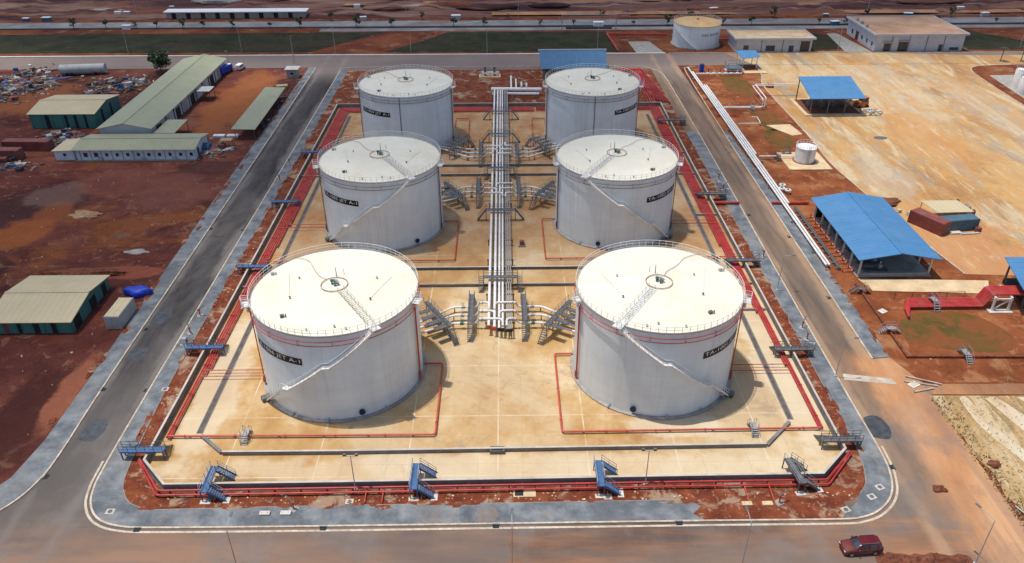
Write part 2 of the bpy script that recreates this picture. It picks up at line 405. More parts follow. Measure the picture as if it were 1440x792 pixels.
# tank paints
m, nt, b = new_mat('tank_white_paint', .42, 0, .45)
f = noise(nt, .35, 6, .6, (1,1,.22)); f2 = noise(nt, 1.6, 5, .6, (1,1,.06), off=9)
col = mixc(nt, ramp(nt, f2, [(.45, 0), (.75, .3)]), ramp(nt, f, [(.4, (.71,.785,.81)), (.6, (.76,.83,.85))]), (.60,.655,.67))
X, Y, Z = pos_xyz(nt)
a = math_(nt, 'FRACT', math_(nt, 'DIVIDE', Z, 1.86)); seam = math_(nt, 'LESS_THAN', a, .016)
col = mixc(nt, math_(nt, 'MULTIPLY', seam, .55), col, (.42,.44,.45))
run = ramp(nt, noise(nt, .9, 6, .65, (1,1,.035), off=44), [(.54, 0), (.64, .25)])
col = mixc(nt, run, col, (.50,.48,.43))
tone = ramp(nt, noise(nt, .12, 4, .6, (1,1,1.6), off=71), [(.36, .90), (.62, 1.0)])
col = mixc(nt, 1.0, col, tone, 'MULTIPLY')
base = smoothstep(nt, math_(nt, 'ADD', Z, math_(nt, 'MULTIPLY', noise(nt, .8, 6, .7, (1,1,.3), off=21), 1.6)), 1.7, .5)
col = mixc(nt, math_(nt, 'MULTIPLY', base, .35), col, (.50,.40,.30))
nt.links.new(col, b.inputs['Base Color']); M['shell'] = m
M['roof'] = paint('tank_roof_paint', (.765,.725,.60), .5, var=.04, scale=.3, dirt=((.72,.65,.48), .6))
nt = M['roof'].node_tree; b = nt.nodes['Principled BSDF']; col = b.inputs['Base Color'].links[0].from_socket
X, Y, Z = pos_xyz(nt)
lap = math_(nt, 'MAXIMUM', math_(nt, 'LESS_THAN', math_(nt, 'FRACT', math_(nt, 'DIVIDE', X, 2.2)), .022), math_(nt, 'LESS_THAN', math_(nt, 'FRACT', math_(nt, 'DIVIDE', math_(nt, 'ADD', Y, math_(nt, 'MULTIPLY', math_(nt, 'FLOOR', math_(nt, 'DIVIDE', X, 2.2)), 2.9)), 7.4)), .006))
col = mixc(nt, math_(nt, 'MULTIPLY', lap, .22), col, (.5,.46,.36))
pud = ramp(nt, noise(nt, .16, 8, .7, off=88), [(.57, 0), (.61, .16), (.67, .28)])
col = mixc(nt, pud, col, (.60,.50,.31))
nt.links.new(col, b.inputs['Base Color'])
M['white'] = paint('white_paint', (.75,.745,.72), .5, var=.07, scale=.8, dirt=((.52,.45,.37), .5))
M['galv'] = paint('galvanised_steel', (.36,.365,.37), .5, .35, var=.15, scale=2)
M['steel'] = paint('dark_grey_steel', (.125,.13,.135), .55, .2, var=.2, scale=1.5)
M['red'] = paint('red_pipe_paint', (.43,.034,.034), .5, var=.18, scale=.8, dirt=((.38,.11,.075), .6))
M['redlead'] = paint('orange_red_pipe_paint', (.50,.075,.04), .5, var=.14, scale=.8, dirt=((.44,.16,.09), .4))
M['red_shaded'] = paint('shaded_red_pipe_paint', (.19,.12,.125), .55, var=.15, scale=1)  # same red pipes, with the shade further back put into the colour
M['blue'] = paint('blue_steel_paint', (.055,.125,.27), .5, var=.15, scale=1.2)
M['navy'] = paint('navy_paint', (.012,.02,.075), .45, var=.1)
M['black'] = paint('black_paint', (.012,.012,.014), .55, var=.2)
M['rubber'] = paint('black_rubber', (.016,.016,.017), .8, var=.2)
M['letter'] = paint('white_letter_paint', (.8,.8,.79), .5, var=.03)
M['green_valve'] = paint('green_valve_paint', (.06,.15,.11), .5, var=.15)
M['damp'] = paint('damp_road', (.052,.056,.064), .6, var=.35, scale=1.1)
M['channel'] = paint('dark_channel', (.11,.095,.085), .9, var=.25, scale=.8)
M['wall_face_shaded'] = paint('shaded_wall_concrete', (.20,.185,.175), .88, var=.18, scale=.7, dirt=((.13,.11,.10), .6))  # wall concrete darkened in its colour to stand for shaded faces
M['tan'] = paint('tan_spoil', (.36,.225,.12), .95, var=.25, scale=.9, dirt=((.25,.10,.05), .7))
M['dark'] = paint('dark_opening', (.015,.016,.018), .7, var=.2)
def corrugated(name, c, period=.9, axis='X', var=.1, dirt=None, rough=.5):
    m, nt, b = new_mat(name, rough, 0, .4)
    col = ramp(nt, noise(nt, .3, 7, .65), [(.3, tuple(x*(1-var) for x in c)), (.7, tuple(min(1, x*(1+var)) for x in c))])
    if dirt: col = mixc(nt, ramp(nt, noise(nt, .18, 8, .7, off=31), [(.5,0),(.75,dirt[1])]), col, dirt[0])
    X, Y, Z = pos_xyz(nt); v = X if axis == 'X' else Y
    ln = math_(nt, 'LESS_THAN', math_(nt, 'FRACT', math_(nt, 'DIVIDE', v, 1.05)), .13)
    col = mixc(nt, math_(nt, 'MULTIPLY', ln, .28), col, tuple(x*.55 for x in c))
    st_ = ramp(nt, noise(nt, .55, 7, .7, (.25,1.6,1) if axis == 'Y' else (1.6,.25,1), off=12), [(.5, 0), (.64, .35)])
    col = mixc(nt, st_, col, tuple(min(.8, x*.8+.08) for x in c))
    h = math_(nt, 'SINE', math_(nt, 'MULTIPLY', v, 2*PI/period)); set_bump(nt, b, h, .35, .05)
    nt.links.new(col, b.inputs['Base Color']); return m
M['blue_roof'] = corrugated('blue_roof_sheet', (.065,.205,.40), .8, 'X', .1, ((.14,.25,.38), .55))
M['blue_roof_along'] = corrugated('blue_roof_sheet_eastwest', (.06,.20,.40), .8, 'Y', .1, ((.13,.24,.38), .55))
M['dull_blue'] = corrugated('faded_blue_roof_sheet', (.05,.135,.25), .8, 'X', .08)
M['olive_roof'] = corrugated('olive_roof_sheet', (.315,.32,.205), .9, 'Y', .09, ((.25,.26,.17), .5))
M['olive_roof_across'] = corrugated('olive_roof_sheet_northsouth', (.33,.325,.205), .9, 'X', .09, ((.25,.26,.17), .5))
M['beige_roof'] = corrugated('beige_roof_sheet', (.56,.46,.275), .9, 'X', .08, ((.48,.37,.20), .45))
M['green_wall'] = corrugated('teal_wall_sheet', (.05,.19,.165), .7, 'X', .12, ((.09,.21,.19), .5))
M['plaster'] = paint('pale_grey_plaster', (.50,.52,.56), .8, var=.06, scale=.6, dirt=((.4,.38,.37), .4))
M['office_wall'] = paint('white_cabin_wall', (.60,.66,.73), .7, var=.05, scale=.7, dirt=((.45,.42,.4), .35))
M['terracotta'] = ground_mat('dusty_flat_roof', [(.3, (.40,.235,.155)), (.5, (.50,.30,.19)), (.7, (.57,.37,.25))], .1, [(.06, (1,1,1), .55, .7, (.48,.30,.20), .5, 5)], bump=.1)[0]
M['ochre'] = paint('ochre_dusty_roof', (.60,.38,.17), .8, var=.16, scale=.25, dirt=((.66,.48,.27), .7))
M['glass'] = paint('dark_window_glass', (.03,.04,.055), .12, var=.2, spec=.6)
M['rust'] = paint('rust_red_container_paint', (.21,.055,.045), .65, var=.18, scale=.7, dirt=((.25,.12,.08), .6))
M['cont_blue'] = paint('blue_container_paint', (.05,.13,.185), .6, var=.15, scale=.7, dirt=((.15,.16,.16), .5))
M['cont_grey'] = paint('grey_container_paint', (.42,.43,.42), .65, var=.1, scale=.7, dirt=((.3,.24,.2), .5))
M['tarp'] = paint('blue_tarpaulin', (.012,.045,.42), .5, var=.3, scale=.6)
M['trunk_bark'] = paint('bark', (.11,.08,.055), .9, var=.3, scale=4)
M['leaf'] = paint('dark_leaves', (.035,.065,.022), .6, var=.45, scale=.9)
M['wood'] = paint('weathered_wood', (.36,.26,.16), .85, var=.25, scale=1.5)
M['lamp_grey'] = paint('lamp_post_grey', (.42,.42,.41), .5, .2, var=.1)
M['orange'] = paint('orange_machine_paint', (.55,.14,.03), .5, var=.15)
JUNK = [paint('scrap_'+n, c, .75, var=.3, scale=.8) for n, c in (('grey', (.22,.21,.2)), ('brown', (.15,.09,.06)), ('white', (.5,.49,.47)), ('rust', (.25,.07,.05)), ('blue', (.06,.12,.25)), ('dark', (.05,.05,.055)), ('tan', (.34,.26,.17)))]

# ------------------------------------------------------------------ the ground and what lies flat on it
def flat(name, poly, z, mat, kind='structure'):
    return tag(MB().sheet(poly, z).build(name, mat), kind=kind)
def rect(x0, y0, x1, y1): return [(x0,y0),(x1,y0),(x1,y1),(x0,y1)]

flat('ground', rect(-1500,-400,1500,2200), -.04, M['soil'])
# uneven dug soil west of the road: one displaced sheet
def terrain(name, x0, x1, y0, y1, step, amp, mat, seed, keep=None, z=0):
    from mathutils import noise as mn
    nx, ny = int((x1-x0)/step)+1, int((y1-y0)/step)+1
    b = MB(); vs = []
    for j in range(ny):
        for i in range(nx):
            x, y = x0+(x1-x0)*i/(nx-1), y0+(y1-y0)*j/(ny-1)
            h = mn.fractal(Vector((x*.045+seed, y*.06, seed*1.7)), .9, 2.1, 5) + .5*mn.fractal(Vector((x*.2+seed, y*.24, 4.1)), 1, 2, 3)
            e = min(1, (x-x0)/4, (x1-x)/4, (y-y0)/4, (y1-y)/4)
            k = keep(x, y) if keep else 1
            vs.append((x, y, z + max(-.03, amp*max(0, e)*k*(h+.25))))
    fs = [(j*nx+i, j*nx+i+1, (j+1)*nx+i+1, (j+1)*nx+i) for j in range(ny-1) for i in range(nx-1)]
    b.add(vs, fs)
    return struct(b.build(name, mat, smooth=True))
FLATS = [(-90,100,-64,128), (-170,180,-62,262)]
def keep_left(x, y):
    k = 1.0
    for a, b_, c, d in FLATS:
        dx = max(a-x, x-c, 0); dy = max(b_-y, y-d, 0)
        k = min(k, min(1, math.hypot(dx, dy)/7))
    return max(k, .04)
terrain('dug_soil_terrain', -190, -64.3, 44, 261.5, .8, .62, M['left_soil'], 3.3, keep_left, .01)
def keep_far(x, y): return 1
terrain('far_terrain', -330, 330, 332, 560, 3.0, 1.7, M['far_soil'], 9.1, None, .0)

# roads (one sheet) and the dirt beyond their end
flat('road', [(-260,20),(260,20),(260,66),(63.3,66),(63.6,93),(61.2,99.4),(58.6,99.2),(58.6,262),(300,262),(300,276.6),(-300,276.6),(-300,262),(-63.2,262),(-61.6,97),(-61.2,78),(-61.8,73.5),(-64,69.3),(-67.5,66.6),(-260,64.5)], .0, M['road'])
flat('scrub_field', [(63.1,89.9),(63.6,87),(62.9,84.5),(63.9,81),(63.3,77.5),(64.4,74),(63.7,70),(65,67),(64.8,63.5),(67,60.5),(67.3,56.5),(71,52),(72.8,48),(77,44.5),(80,38),(160,30),(160,88)], .008, M['scrub'])
for k, pl in enumerate([[(67.4,89.3),(68.6,89.3),(69.2,84),(70.1,80),(71.2,77.5),(71.4,73),(70.6,72.5),(69.4,76.5),(68.0,80.5),(67.2,84.5)],
                        [(71.2,89.2),(73,89.2),(75,85),(77,80),(79,77),(78,74),(75,77),(73,82)], [(76,89.3),(92,89),(95,80),(88,79),(80,84)],
                        [(70.2,70.5),(71.2,70),(71.4,66),(72.2,61),(71.0,60.5),(70.6,65)]]):
    flat('pale_mud_path', smooth_line(pl + [pl[0]], 5)[:-1], .012, M['cream'])
flat('side_road_strip', [(63.2,90.2),(160,88.6),(160,91.3),(63.5,92.6)], .008, M['dirt'])
# red ground between the road and the sandy yard, and the yard itself
flat('sandy_yard', [(84.8,261.8),(83.5,250),(81.2,241),(80.7,228),(80.7,196),(80.0,176),(81.2,163),(82.9,147),(86.2,124.8),(128,122),(300,118),(300,262)], .0, M['sand'])
flat('yard_apron', [(78,277),(84.4,262),(300,262),(300,270.5),(164,272),(128,276.6)], .006, M['sand'])
for pl in ([(70,249),(76.5,250),(77.3,240),(76.2,231),(72,229),(68.5,236)], [(71,215),(75.5,216),(77.2,208),(75,201),(71,202)], [(69.5,200),(73.5,201),(76,194),(73,188),(68.5,190)]):
    flat('grass_patch', smooth_line(pl+[pl[0]], 5)[:-1], .004, M['patch'])
flat('pit_grass_patch', smooth_line([(66,104),(73,101),(82,101),(84,106),(80,111.5),(72,112),(67,109),(66,104)], 6)[:-1], .004, M['patch'])
flat('concrete_pad_patch', [(71.8,204.5),(78.6,205),(79.6,197.5),(76.5,196.5)], .02, M['pale_slab'])
# far grass strips and the far road beyond them
flat('grass_strip', [(-300,282.2),(-69,281.6),(-46.5,309.2),(-300,308)], .0, M['grass'])
flat('grass_strip', [(-43,281),(40.5,279.5),(39.5,308.2),(-22,308.6),(-30,296)], .0, M['grass'])
flat('grass_strip', [(109.6,280),(123,281),(124.5,300),(113,307)], .0, M['grass'])
flat('grass_strip', [(166,279),(185,279),(193,290),(180,306),(168,307)], .0, M['grass'])
flat('far_path', [(121,277),(130.5,277),(127.5,303),(123.5,303)], .004, M['concrete'])
flat('far_path', [(47,277),(57,277),(54,293),(46,293)], .004, M['concrete'])
M['far_road'] = ground_mat('far_road_concrete', [(.3, (.20,.20,.205)), (.5, (.26,.26,.265)), (.7, (.33,.325,.32))], .1, [(.08, (.4,1.6,1), .58, .68, (.22,.15,.12), .7, 5)], bump=.1)[0]
flat('far_road', rect(-320,317.6,320,327.5), .004, M['far_road'])
flat('far_side_road', rect(-72,310.6,320,315.2), .004, M['far_road'])
MB().wall([(-320,316.6),(320,316.6)], .9, -.02, .5).build('far_drain_wall', M['steel'])
tag(bpy.data.objects['far_drain_wall'], 'low dark drain wall running between the two far grey roads', 'wall')
flat('far_orange_track', [(-5,334),(330,333),(330,338.5),(40,340),(-5,339)], .6, M['dirt'])

# aprons behind the kerbs
inner = smooth_line([(-54.5,258),(-54.3,200),(-54.3,130),(-54.3,96),(-54.15,78),(-53.75,72.6),(-52.6,69.6),(-50.6,67.6),(-47.6,66.6),(-43,66.35),(-25,66.3),(0,66.4),(25,66.5),(40.5,66.5),(44,66.8),(46.6,67.9),(49,70.2),(50.4,73.4),(51,78),(51,90),(51.2,120),(51.9,178),(52.0,200)], 6)
in2 = smooth_line([(-51.9,258),(-51.9,200),(-51.9,130),(-51.8,96),(-51.2,82),(-50.5,74.5),(-49.2,71.6),(-47.6,70.1),(-44.8,69.3),(-40,69.3),(-21,69.6),(0,69.7),(22,69.9),(34,69.8),(41.5,69.4),(44.2,69.9),(46.0,71.5),(47.1,73.6),(48.1,79),(48.2,90),(48.5,120),(48.8,178),(48.9,200)], 6)
apa = [p for p in inner if not (p[0] > 23 and p[1] < 67.6)]; bpa = [p for p in in2 if not (p[0] > 23 and p[1] < 69.85)]
wa = [p for p in inner if p[0] < 23.2 and not (p[0] > 40)]; wb = [p for p in in2 if p[0] < 23.2]
flat('apron', wa + [(24.6,66.5),(23.1,67.6),(24.4,68.8),(22.9,69.9)] + wb[::-1], .11, M['apron'])
ea_ = [p for p in inner if p[0] > 41.5]; eb_ = [p for p in in2 if p[0] > 45.2]
flat('apron', [(41.4,66.6)] + ea_ + eb_[::-1] + [(44.0,69.0),(42.4,67.6)], .11, M['apron'])
flat('soil_strip', in2 + [(48.9,221.4),(45.6,221.4)] + [(45.9,180),(46.0,90),(46.1,77.8),(41.3,72.9),(22.7,72.8),(-21.5,72.3),(-44.4,72.2),(-49,76.9),(-49,90),(-49,141),(-49,221.4),(-51.9,221.4)], .02, M['strip_soil'])
flat('soil_strip', rect(22.5,66.5,42.6,69.9), .085, M['strip_soil'])
flat('soil_strip', rect(-51.9,221.5,48.9,258.4), .02, M['strip_soil'])
flat('east_soil', [(58.7,99.3),(61,99.3),(63.6,93),(160,91.6),(160,122.5),(86,124.5),(82.8,147),(81.1,163),(79.9,176),(80.6,196),(80.6,228),(81.1,241),(83.4,250),(84.6,261.9),(62,261.9),(59.4,235),(58.6,178)], -.008, M['east_soil'])
for ed in ([p for p in in2 if p[0] < 23], [p for p in in2 if p[0] > 45.2]):
    struct(MB().wall(ed, .12, -.03, .107).build('apron_edge', M['concrete']))
outl = [(-63.3,262),(-62.3,180),(-61.7,100),(-61.3,80),(-61.8,74.0),(-63.6,69.9),(-67.0,67.0),(-73,65.6),(-90,65)]
outl_s = smooth_line(outl, 6)
flat('apron', outl_s + [(-90,69),(-74,69.4),(-68,71),(-65.6,75),(-64.7,82),(-64.6,97),(-65.4,166),(-65.6,262)], .11, M['apron'])
rr = [(58.3,99),(58.4,121),(58.6,178),(59.3,232),(59.9,256),(61,259),(64,260.6)]
flat('apron', [(58.3,99),(58.4,121),(58.6,178),(59.0,200),(60.1,200),(61.2,130),(61.2,99.4)], .11, M['apron'])
back_in = smooth_line([(-54.5,258),(-53.5,261),(-50,261.8)], 6)
def kerb(name, pts): return struct(MB().wall(pts, .24, -.03, .15).build(name, M['kerb'], smooth=False))
kerb('kerb', inner); kerb('kerb', outl_s); kerb('kerb', smooth_line(rr, 4))
kerb('kerb', smooth_line([(52.0,200),(52.1,225),(52.0,248),(50.5,256),(47,260.5),(44,261.8)], 5)); kerb('kerb', [(-50,261.8),(44,261.8)]); kerb('kerb', back_in)
# painted-looking second gutter line beside the front kerb
def offset(pts, d):
    out = []
    for i in range(len(pts)):
        a = Vector(pts[max(0,i-1)]); b_ = Vector(pts[min(len(pts)-1,i+1)]); t_ = (b_-a).normalized()
        out.append((pts[i][0]+t_.y*d, pts[i][1]-t_.x*d))
    return out
struct(MB().wall([p for p in offset(inner, .62) if p[1] < 80], .3, -.02, .014).build('gutter', M['kerb']))
struct(MB().wall([(-300,277.2),(57,276.2)], .7, -.03, .35).build('far_kerb', M['wall_top']))
struct(MB().wall([(58,276.6),(122,277.0)], .35, -.03, .2).build('far_kerb', M['kerb'])); struct(MB().wall([(130,276.0),(320,271.2)], .35, -.03, .2).build('far_kerb', M['kerb']))
yk = smooth_line([(84.8,261.5),(83.5,250),(81.2,241),(80.7,228),(80.7,196),(80.0,178),(81.2,164),(82.9,147),(86.2,124.8)], 6)
kerb('yard_kerb', yk)
isl = smooth_line([(200,262),(165,259.6),(156.5,257.5),(153.6,252),(152.4,240),(151.4,219),(151.5,190)], 6)
flat('red_island', isl + [(200,190)], .012, M['soil']); kerb('yard_kerb', isl)
flat('grey_island_slab', [(157,248.5),(200,249),(200,205),(154.8,222)], .03, M['concrete'])
# floor of the bund, slightly above the soil
WALL = [(-48.65,216),(-48.6,141),(-48.55,90),(-48.6,77.0),(-44.35,72.55),(-21.5,72.65),(22.7,73.1),(41.2,73.25),(45.8,77.8),(45.7,90),(45.6,120),(45.4,175),(45.5,220.8),(-48.7,221.2)]
flat('bund_floor', WALL, .006, M['bund'])
for x0, y0, s in ((99.2,194.4,1.9),):
    flat('oil_stain', smooth_line([(x0-s,y0-.4),(x0-.6*s,y0+1),(x0+.5*s,y0+1.1),(x0+s,y0+.2),(x0+.5*s,y0-1),(x0-.4*s,y0-1.1),(x0-s,y0-.4)], 5)[:-1], .006, M['steel'])
flat('white_ramp_slab', [(51.9,93.8),(59.6,92.5),(59.2,94.0),(52.2,95.3)], .03, M['pale_concrete'])
for x0, y0, s in ((-58.8,84,1.8),(-59.6,102,1.5),(-59.8,112.6,1.7),(52.6,83,1.9)):
    flat('damp_patch', smooth_line([(x0-.8*s,y0-s),(x0-.7*s,y0+s),(x0+.5*s,y0+1.3*s),(x0+.9*s,y0),(x0+.4*s,y0-1.2*s),(x0-.8*s,y0-s)], 5)[:-1], .006, M['damp'])

# soil washed over the edges of the aprons, and little patches of mortar and dust
rs0 = random.Random(31); sp = MB()
for k in range(190):
    q = rs0.random()
    if q < .32: x, y, sx, sy = -51.75+rs0.gauss(0,.22), rs0.uniform(78,215), rs0.uniform(.15,.5), rs0.uniform(.3,1.6)
    elif q < .5: x, y, sx, sy = rs0.uniform(-46,24), 69.6+rs0.gauss(0,.18), rs0.uniform(.4,1.8), rs0.uniform(.12,.4)
    elif q < .72: x, y, sx, sy = 48.4+rs0.gauss(0,.25), rs0.uniform(78,195), rs0.uniform(.15,.5), rs0.uniform(.3,1.6)
    elif q < .9: x, y, sx, sy = -64.9+rs0.gauss(0,.3), rs0.uniform(80,250), rs0.uniform(.2,.6), rs0.uniform(.4,2.2)
    else: x, y, sx, sy = 61.0+rs0.gauss(0,.2), rs0.uniform(100,130), rs0.uniform(.2,.5), rs0.uniform(.3,1.5)
    n = 11
    sp.add([(x+sx*(.6+.6*rs0.random())*math.cos(2*PI*i/n), y+sy*(.6+.6*rs0.random())*math.sin(2*PI*i/n), .116+.0004*(k % 20)) for i in range(n)], [tuple(range(n))])
tag(sp.build('soil_spill', M['strip_soil']), 'red soil washed over the gravel apron edges', 'soil', kind='stuff')
# ------------------------------------------------------------------ bund walls
w = thing('bund_wall', 'long low concrete bund wall enclosing all six white tanks', 'wall', (-1.5, 72.6, 0))
MB().wall(WALL, .26, -.03, 1.16, True).build('wall_body', M['wall_face_shaded'], w)
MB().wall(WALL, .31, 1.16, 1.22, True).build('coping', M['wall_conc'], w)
LOW = [(-43.9,214),(-43.6,150),(-43.5,83.2),(-42.6,82.3),(-38.9,78.9),(-22,78.85),(35.6,79.4),(39.9,83.7),(40.6,84.4),(40.8,110),(40.8,160),(40.6,214)]
FRONT = [(-38.9,78.9),(-22,78.85),(35.6,79.4)]
for nm_, pts in (('west', [(-43.9,214),(-43.6,150),(-43.5,83.2)]), ('east', [(40.8,84.9),(40.85,110),(40.8,160),(40.6,214)])):
    o = MB().wall(pts, .62, .0, .014).build('drain_channel', M['channel']); struct(o)
    for s_ in (-.4,.4): struct(MB().wall([(x+s_,y) for x, y in pts], .14, .0, .06).build('channel_edge', M['wall_face_shaded']))
for pts in ([(-42.9,82.5),(-39.1,79.1)], [(35.8,79.5),(40.3,84.1)]):
    struct(MB().wall(pts, .45, .0, .45).build('drain_channel', M['wall_face_shaded']))
w = thing('dividing_wall', 'knee-high concrete wall along the front inside the bund, pale on top', 'wall', (0, 79, 0))
MB().wall(FRONT, .24, -.03, .66).build('wall_body', M['wall_face_shaded'], w)
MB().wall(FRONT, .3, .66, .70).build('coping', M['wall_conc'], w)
for yy, lab in ((121.9,'low cross wall just behind the pair of front tanks'), (128.0,'low cross wall just before the middle pair of tanks'), (171.7,'low cross wall behind the middle pair of tanks'), (177.4,'low cross wall just before the rear pair of tanks')):
    w = thing('cross_wall', lab, 'wall', (0, yy, 0), group='low cross walls between the tank pairs')
    MB().box(-43.1, yy-.12, -.03, 40.4, yy+.12, .6).build('wall_body', M['wall_face_shaded'] if yy != 128 else M['steel'], w)  # face shade painted in, one wall darker still in steel grey
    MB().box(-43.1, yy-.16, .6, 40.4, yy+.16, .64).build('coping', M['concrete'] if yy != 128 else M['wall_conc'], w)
# lateral low kerbs that join dividing wall and bund wall
for yy, sgn in ((121.9,-1),(121.9,1),(113.2,1),(128,-1),(150,1),(171.7,-1),(171.7,1),(185,1)):
    x0, x1 = (-48.4,-43.9) if sgn < 0 else (41.0,45.3)
    side = 'along the shaded west bund wall' if sgn < 0 else 'along the east bund wall'
    tag(MB().box(x0, yy-.17, -.03, x1, yy+.17, .45).build('stub_wall', M['concrete']), 'short concrete stub wall '+side+', at the cross wall line %s' % {121.9:'behind the front tanks',113.2:'beside the front tanks',128:'before the middle tanks',150:'beside the middle tank',171.7:'behind the middle tanks',185:'beside the rear tank'}[yy], 'wall', 'stub walls under the red pipes')
for x0, y0, lab in ((-1.4, 78.95, 'black drain sump in the middle of the front dividing wall'),):
    t = thing('drain_sump', lab, 'drain', (x0, y0, 0))
    MB().box(x0-1, y0-.5, .0, x0+1, y0+.5, .62).build('sump_box', M['steel'], t)
    MB().box(x0-.8, y0-.35, .62, x0+.8, y0+.35, .66).build('grate', M['dark'], t)

# ------------------------------------------------------------------ the storage tanks
def text_mesh(body, size):
    cu = bpy.data.curves.new('t', 'FONT'); cu.body = body; cu.size = size; cu.space_character = 1.08
    ob = bpy.data.objects.new('t', cu); COL.objects.link(ob)
    dg = bpy.context.evaluated_depsgraph_get()
    me = bpy.data.meshes.new_from_object(ob.evaluated_get(dg))
    V = [tuple(v.co) for v in me.vertices]; F = [tuple(p.vertices) for p in me.polygons]
    bpy.data.objects.remove(ob); bpy.data.curves.remove(cu); bpy.data.meshes.remove(me)
    return V, F

def ringpts(cx, cy, r, z, n=96, a0=0, a1=360):
    full = abs(a1-a0) >= 360
    m = n if full else n+1
    return [(cx + r*math.cos(RAD(a0+(a1-a0)*k/n)), cy + r*math.sin(RAD(a0+(a1-a0)*k/n)), z) for k in range(m)]

def polar(cx, cy, r, a, z): return (cx + r*math.cos(RAD(a)), cy + r*math.sin(RAD(a)), z)

def storage_tank(cx, cy, R_, H, label, side, text, ringmat, spec):
    """side: -1 the western row (stair runs down to the west), +1 the eastern row"""
    t = thing('storage_tank', label, 'storage tank', (cx, cy, 0), group='white fuel tanks in two rows of three')
    P = lambda r, a, z: polar(cx, cy, r, a, z)
    MB().lathe([(R_+.55,-.03),(R_+.55,.22),(R_+.1,.26),(R_,.26)], cx, cy).build('base_ring', M['concrete'], t, True)
    MB().lathe([(R_,.2),(R_,H-.02)], cx, cy, 128).build('shell', M['shell'], t, True)
    prof = [(R_+.02, H-.22),(R_+.10, H-.22),(R_+.10, H-.06)]
    MB().lathe(prof, cx, cy, 128).build('top_angle', M['galv'], t)  # rim angle kept grey, its tone standing for the shadow line
    rise = .78
    b = MB().lathe([(R_+.10,H-.06),(R_+.02,H-.05)] + [(R_*k, H-.05 + rise*(1-k*k*.35-k*.65)) for k in (.98,.85,.7,.5,.3,.15,.001)], cx, cy, 128)
    roof = b.build('roof', M['roof'], t, True)
    zr = lambda r: H-.05 + rise*(1-(r/R_)**2*.35-(r/R_)*.65)
    # railing on brackets just outside the rim
    rr_ = R_+.22; b = MB(); N = 72
    for k in range(N):
        a = 360*k/N
        b.bar(P(rr_, a, H-.2), P(rr_, a, H+1.08), .055, .055)
    for z, w in ((H+1.06,.06),(H+.58,.045)): b.tube(ringpts(cx, cy, rr_, z), w/2*1.2, 5, True)
    b.lathe([(rr_-.015,H+.0),(rr_-.015,H+.14)], cx, cy, 96)
    b.build('railing', M['white'], t)
    # double foam ring main below the rim
    b = MB()
    for z in (H-.86, H-1.52): b.tube(ringpts(cx, cy, R_+.32, z, 96), .055, 6, True)
    for k in range(16):
        a = 360*k/16 + 8
        b.bar(P(R_, a, H-.86), P(R_+.36, a, H-.86), .06); b.bar(P(R_, a, H-1.52), P(R_+.36, a, H-1.52), .06); b.bar(P(R_+.32, a, H-.86), P(R_+.32, a, H-1.52), .05)
    b.build('spray_ring', ringmat, t, True)
    for a, h in ((-163 if side < 0 else -17, 1), (-14 if side < 0 else -166, 1)):
        b = MB()
        b.tube([P(R_+.25, a, .25), P(R_+.25, a, H-1.5)], .09, 8)
        b.tube([P(R_+.25, a+1.6, .25), P(R_+.25, a+1.6, H-.86)], .06, 6)
        b.cyl(*P(R_+.3, a, 0)[:2], .6, 1.7, .2, n=10)
        b.build('riser_pipe', M['redlead'] if ringmat is M['red'] else M['red_shaded'], t, True)
        pl = MB().obox(*P(R_+.75, a+14*(1 if a < -90 else -1)*0 , 0)[:2], H-.32, 1.1, 1.5, .06, RAD(a))
        for dz in (.35,.7,1.05,1.4): 
            for q in (-.7,.7): pl.bar(P(R_+.25, a+q*3.3, H-.4+dz), P(R_+1.25, a+q*3.3, H-.4+dz), .05)
            pl.bar(P(R_+1.25, a-2.3, H-.4+dz), P(R_+1.25, a+2.3, H-.4+dz), .05)
        for q in (-.7,0,.7): pl.bar(P(R_+1.25, a+q*3.3, H-.4), P(R_+1.25, a+q*3.3, H+1.0), .06)
        pl.cyl(*P(R_+.55, a, 0)[:2], H-1.5, H-.5, .17, n=10)
        pl.build('foam_platform', M['white'], t)
    # roof nozzles with the foam ring round them
    if spec.get('ring', True):
        rg = MB().tube(ringpts(cx, cy, 1.95, zr(1.95)+.16, 40), .065, 6, True)
        for k in range(8): rg.bar(P(1.95, k*45, zr(1.95)-.02), P(1.95, k*45, zr(1.95)+.12), .06)
        ea = 128 if side < 0 else 52
        pts = [P(1.95, ea+6, zr(1.95)+.16), P(3.6, ea+10, zr(3.6)+.16), P(6, ea+2, zr(6)+.16), P(9.5, ea+4*(-side)*-1, zr(9.5)+.14), P(R_+.1, ea-2*side, H+.15)]
        rg.tube(fillet(pts, 1.0, 5), .04, 6)
        rg.build('roof_foam_pipe', paint('worn_red_brown_pipe', (.42,.26,.17), .6, var=.2) if 'worn_red_brown_pipe' not in bpy.data.materials else bpy.data.materials['worn_red_brown_pipe'], t, True)
        for k, (dx, dy, h) in enumerate(((-.35,.15,.75),(.3,.3,.6),(.15,-.3,.5),(.55,-.05,.55),(-.1,.6,.45))):
            b = MB().cyl(cx+dx, cy+dy, zr(.4)-.03, zr(.4)+h*.7, .13, n=10).cyl(cx+dx, cy+dy, zr(.4)+h*.7, zr(.4)+h, .24, n=10)
            b.build('roof_valve', M['green_valve'] if k % 2 == 0 else M['galv'], t, True)
        MB().cyl(cx-.15, cy+2.6, zr(2.6)-.03, zr(2.6)+1.5, .07, .04, 8).build('lightning_rod', M['rust'], t)
        MB().cyl(cx+.9*-side, cy+3.1, zr(3.1)-.03, zr(3.1)+1.0, .05, .04, 8).build('gauge_post', M['galv'], t)
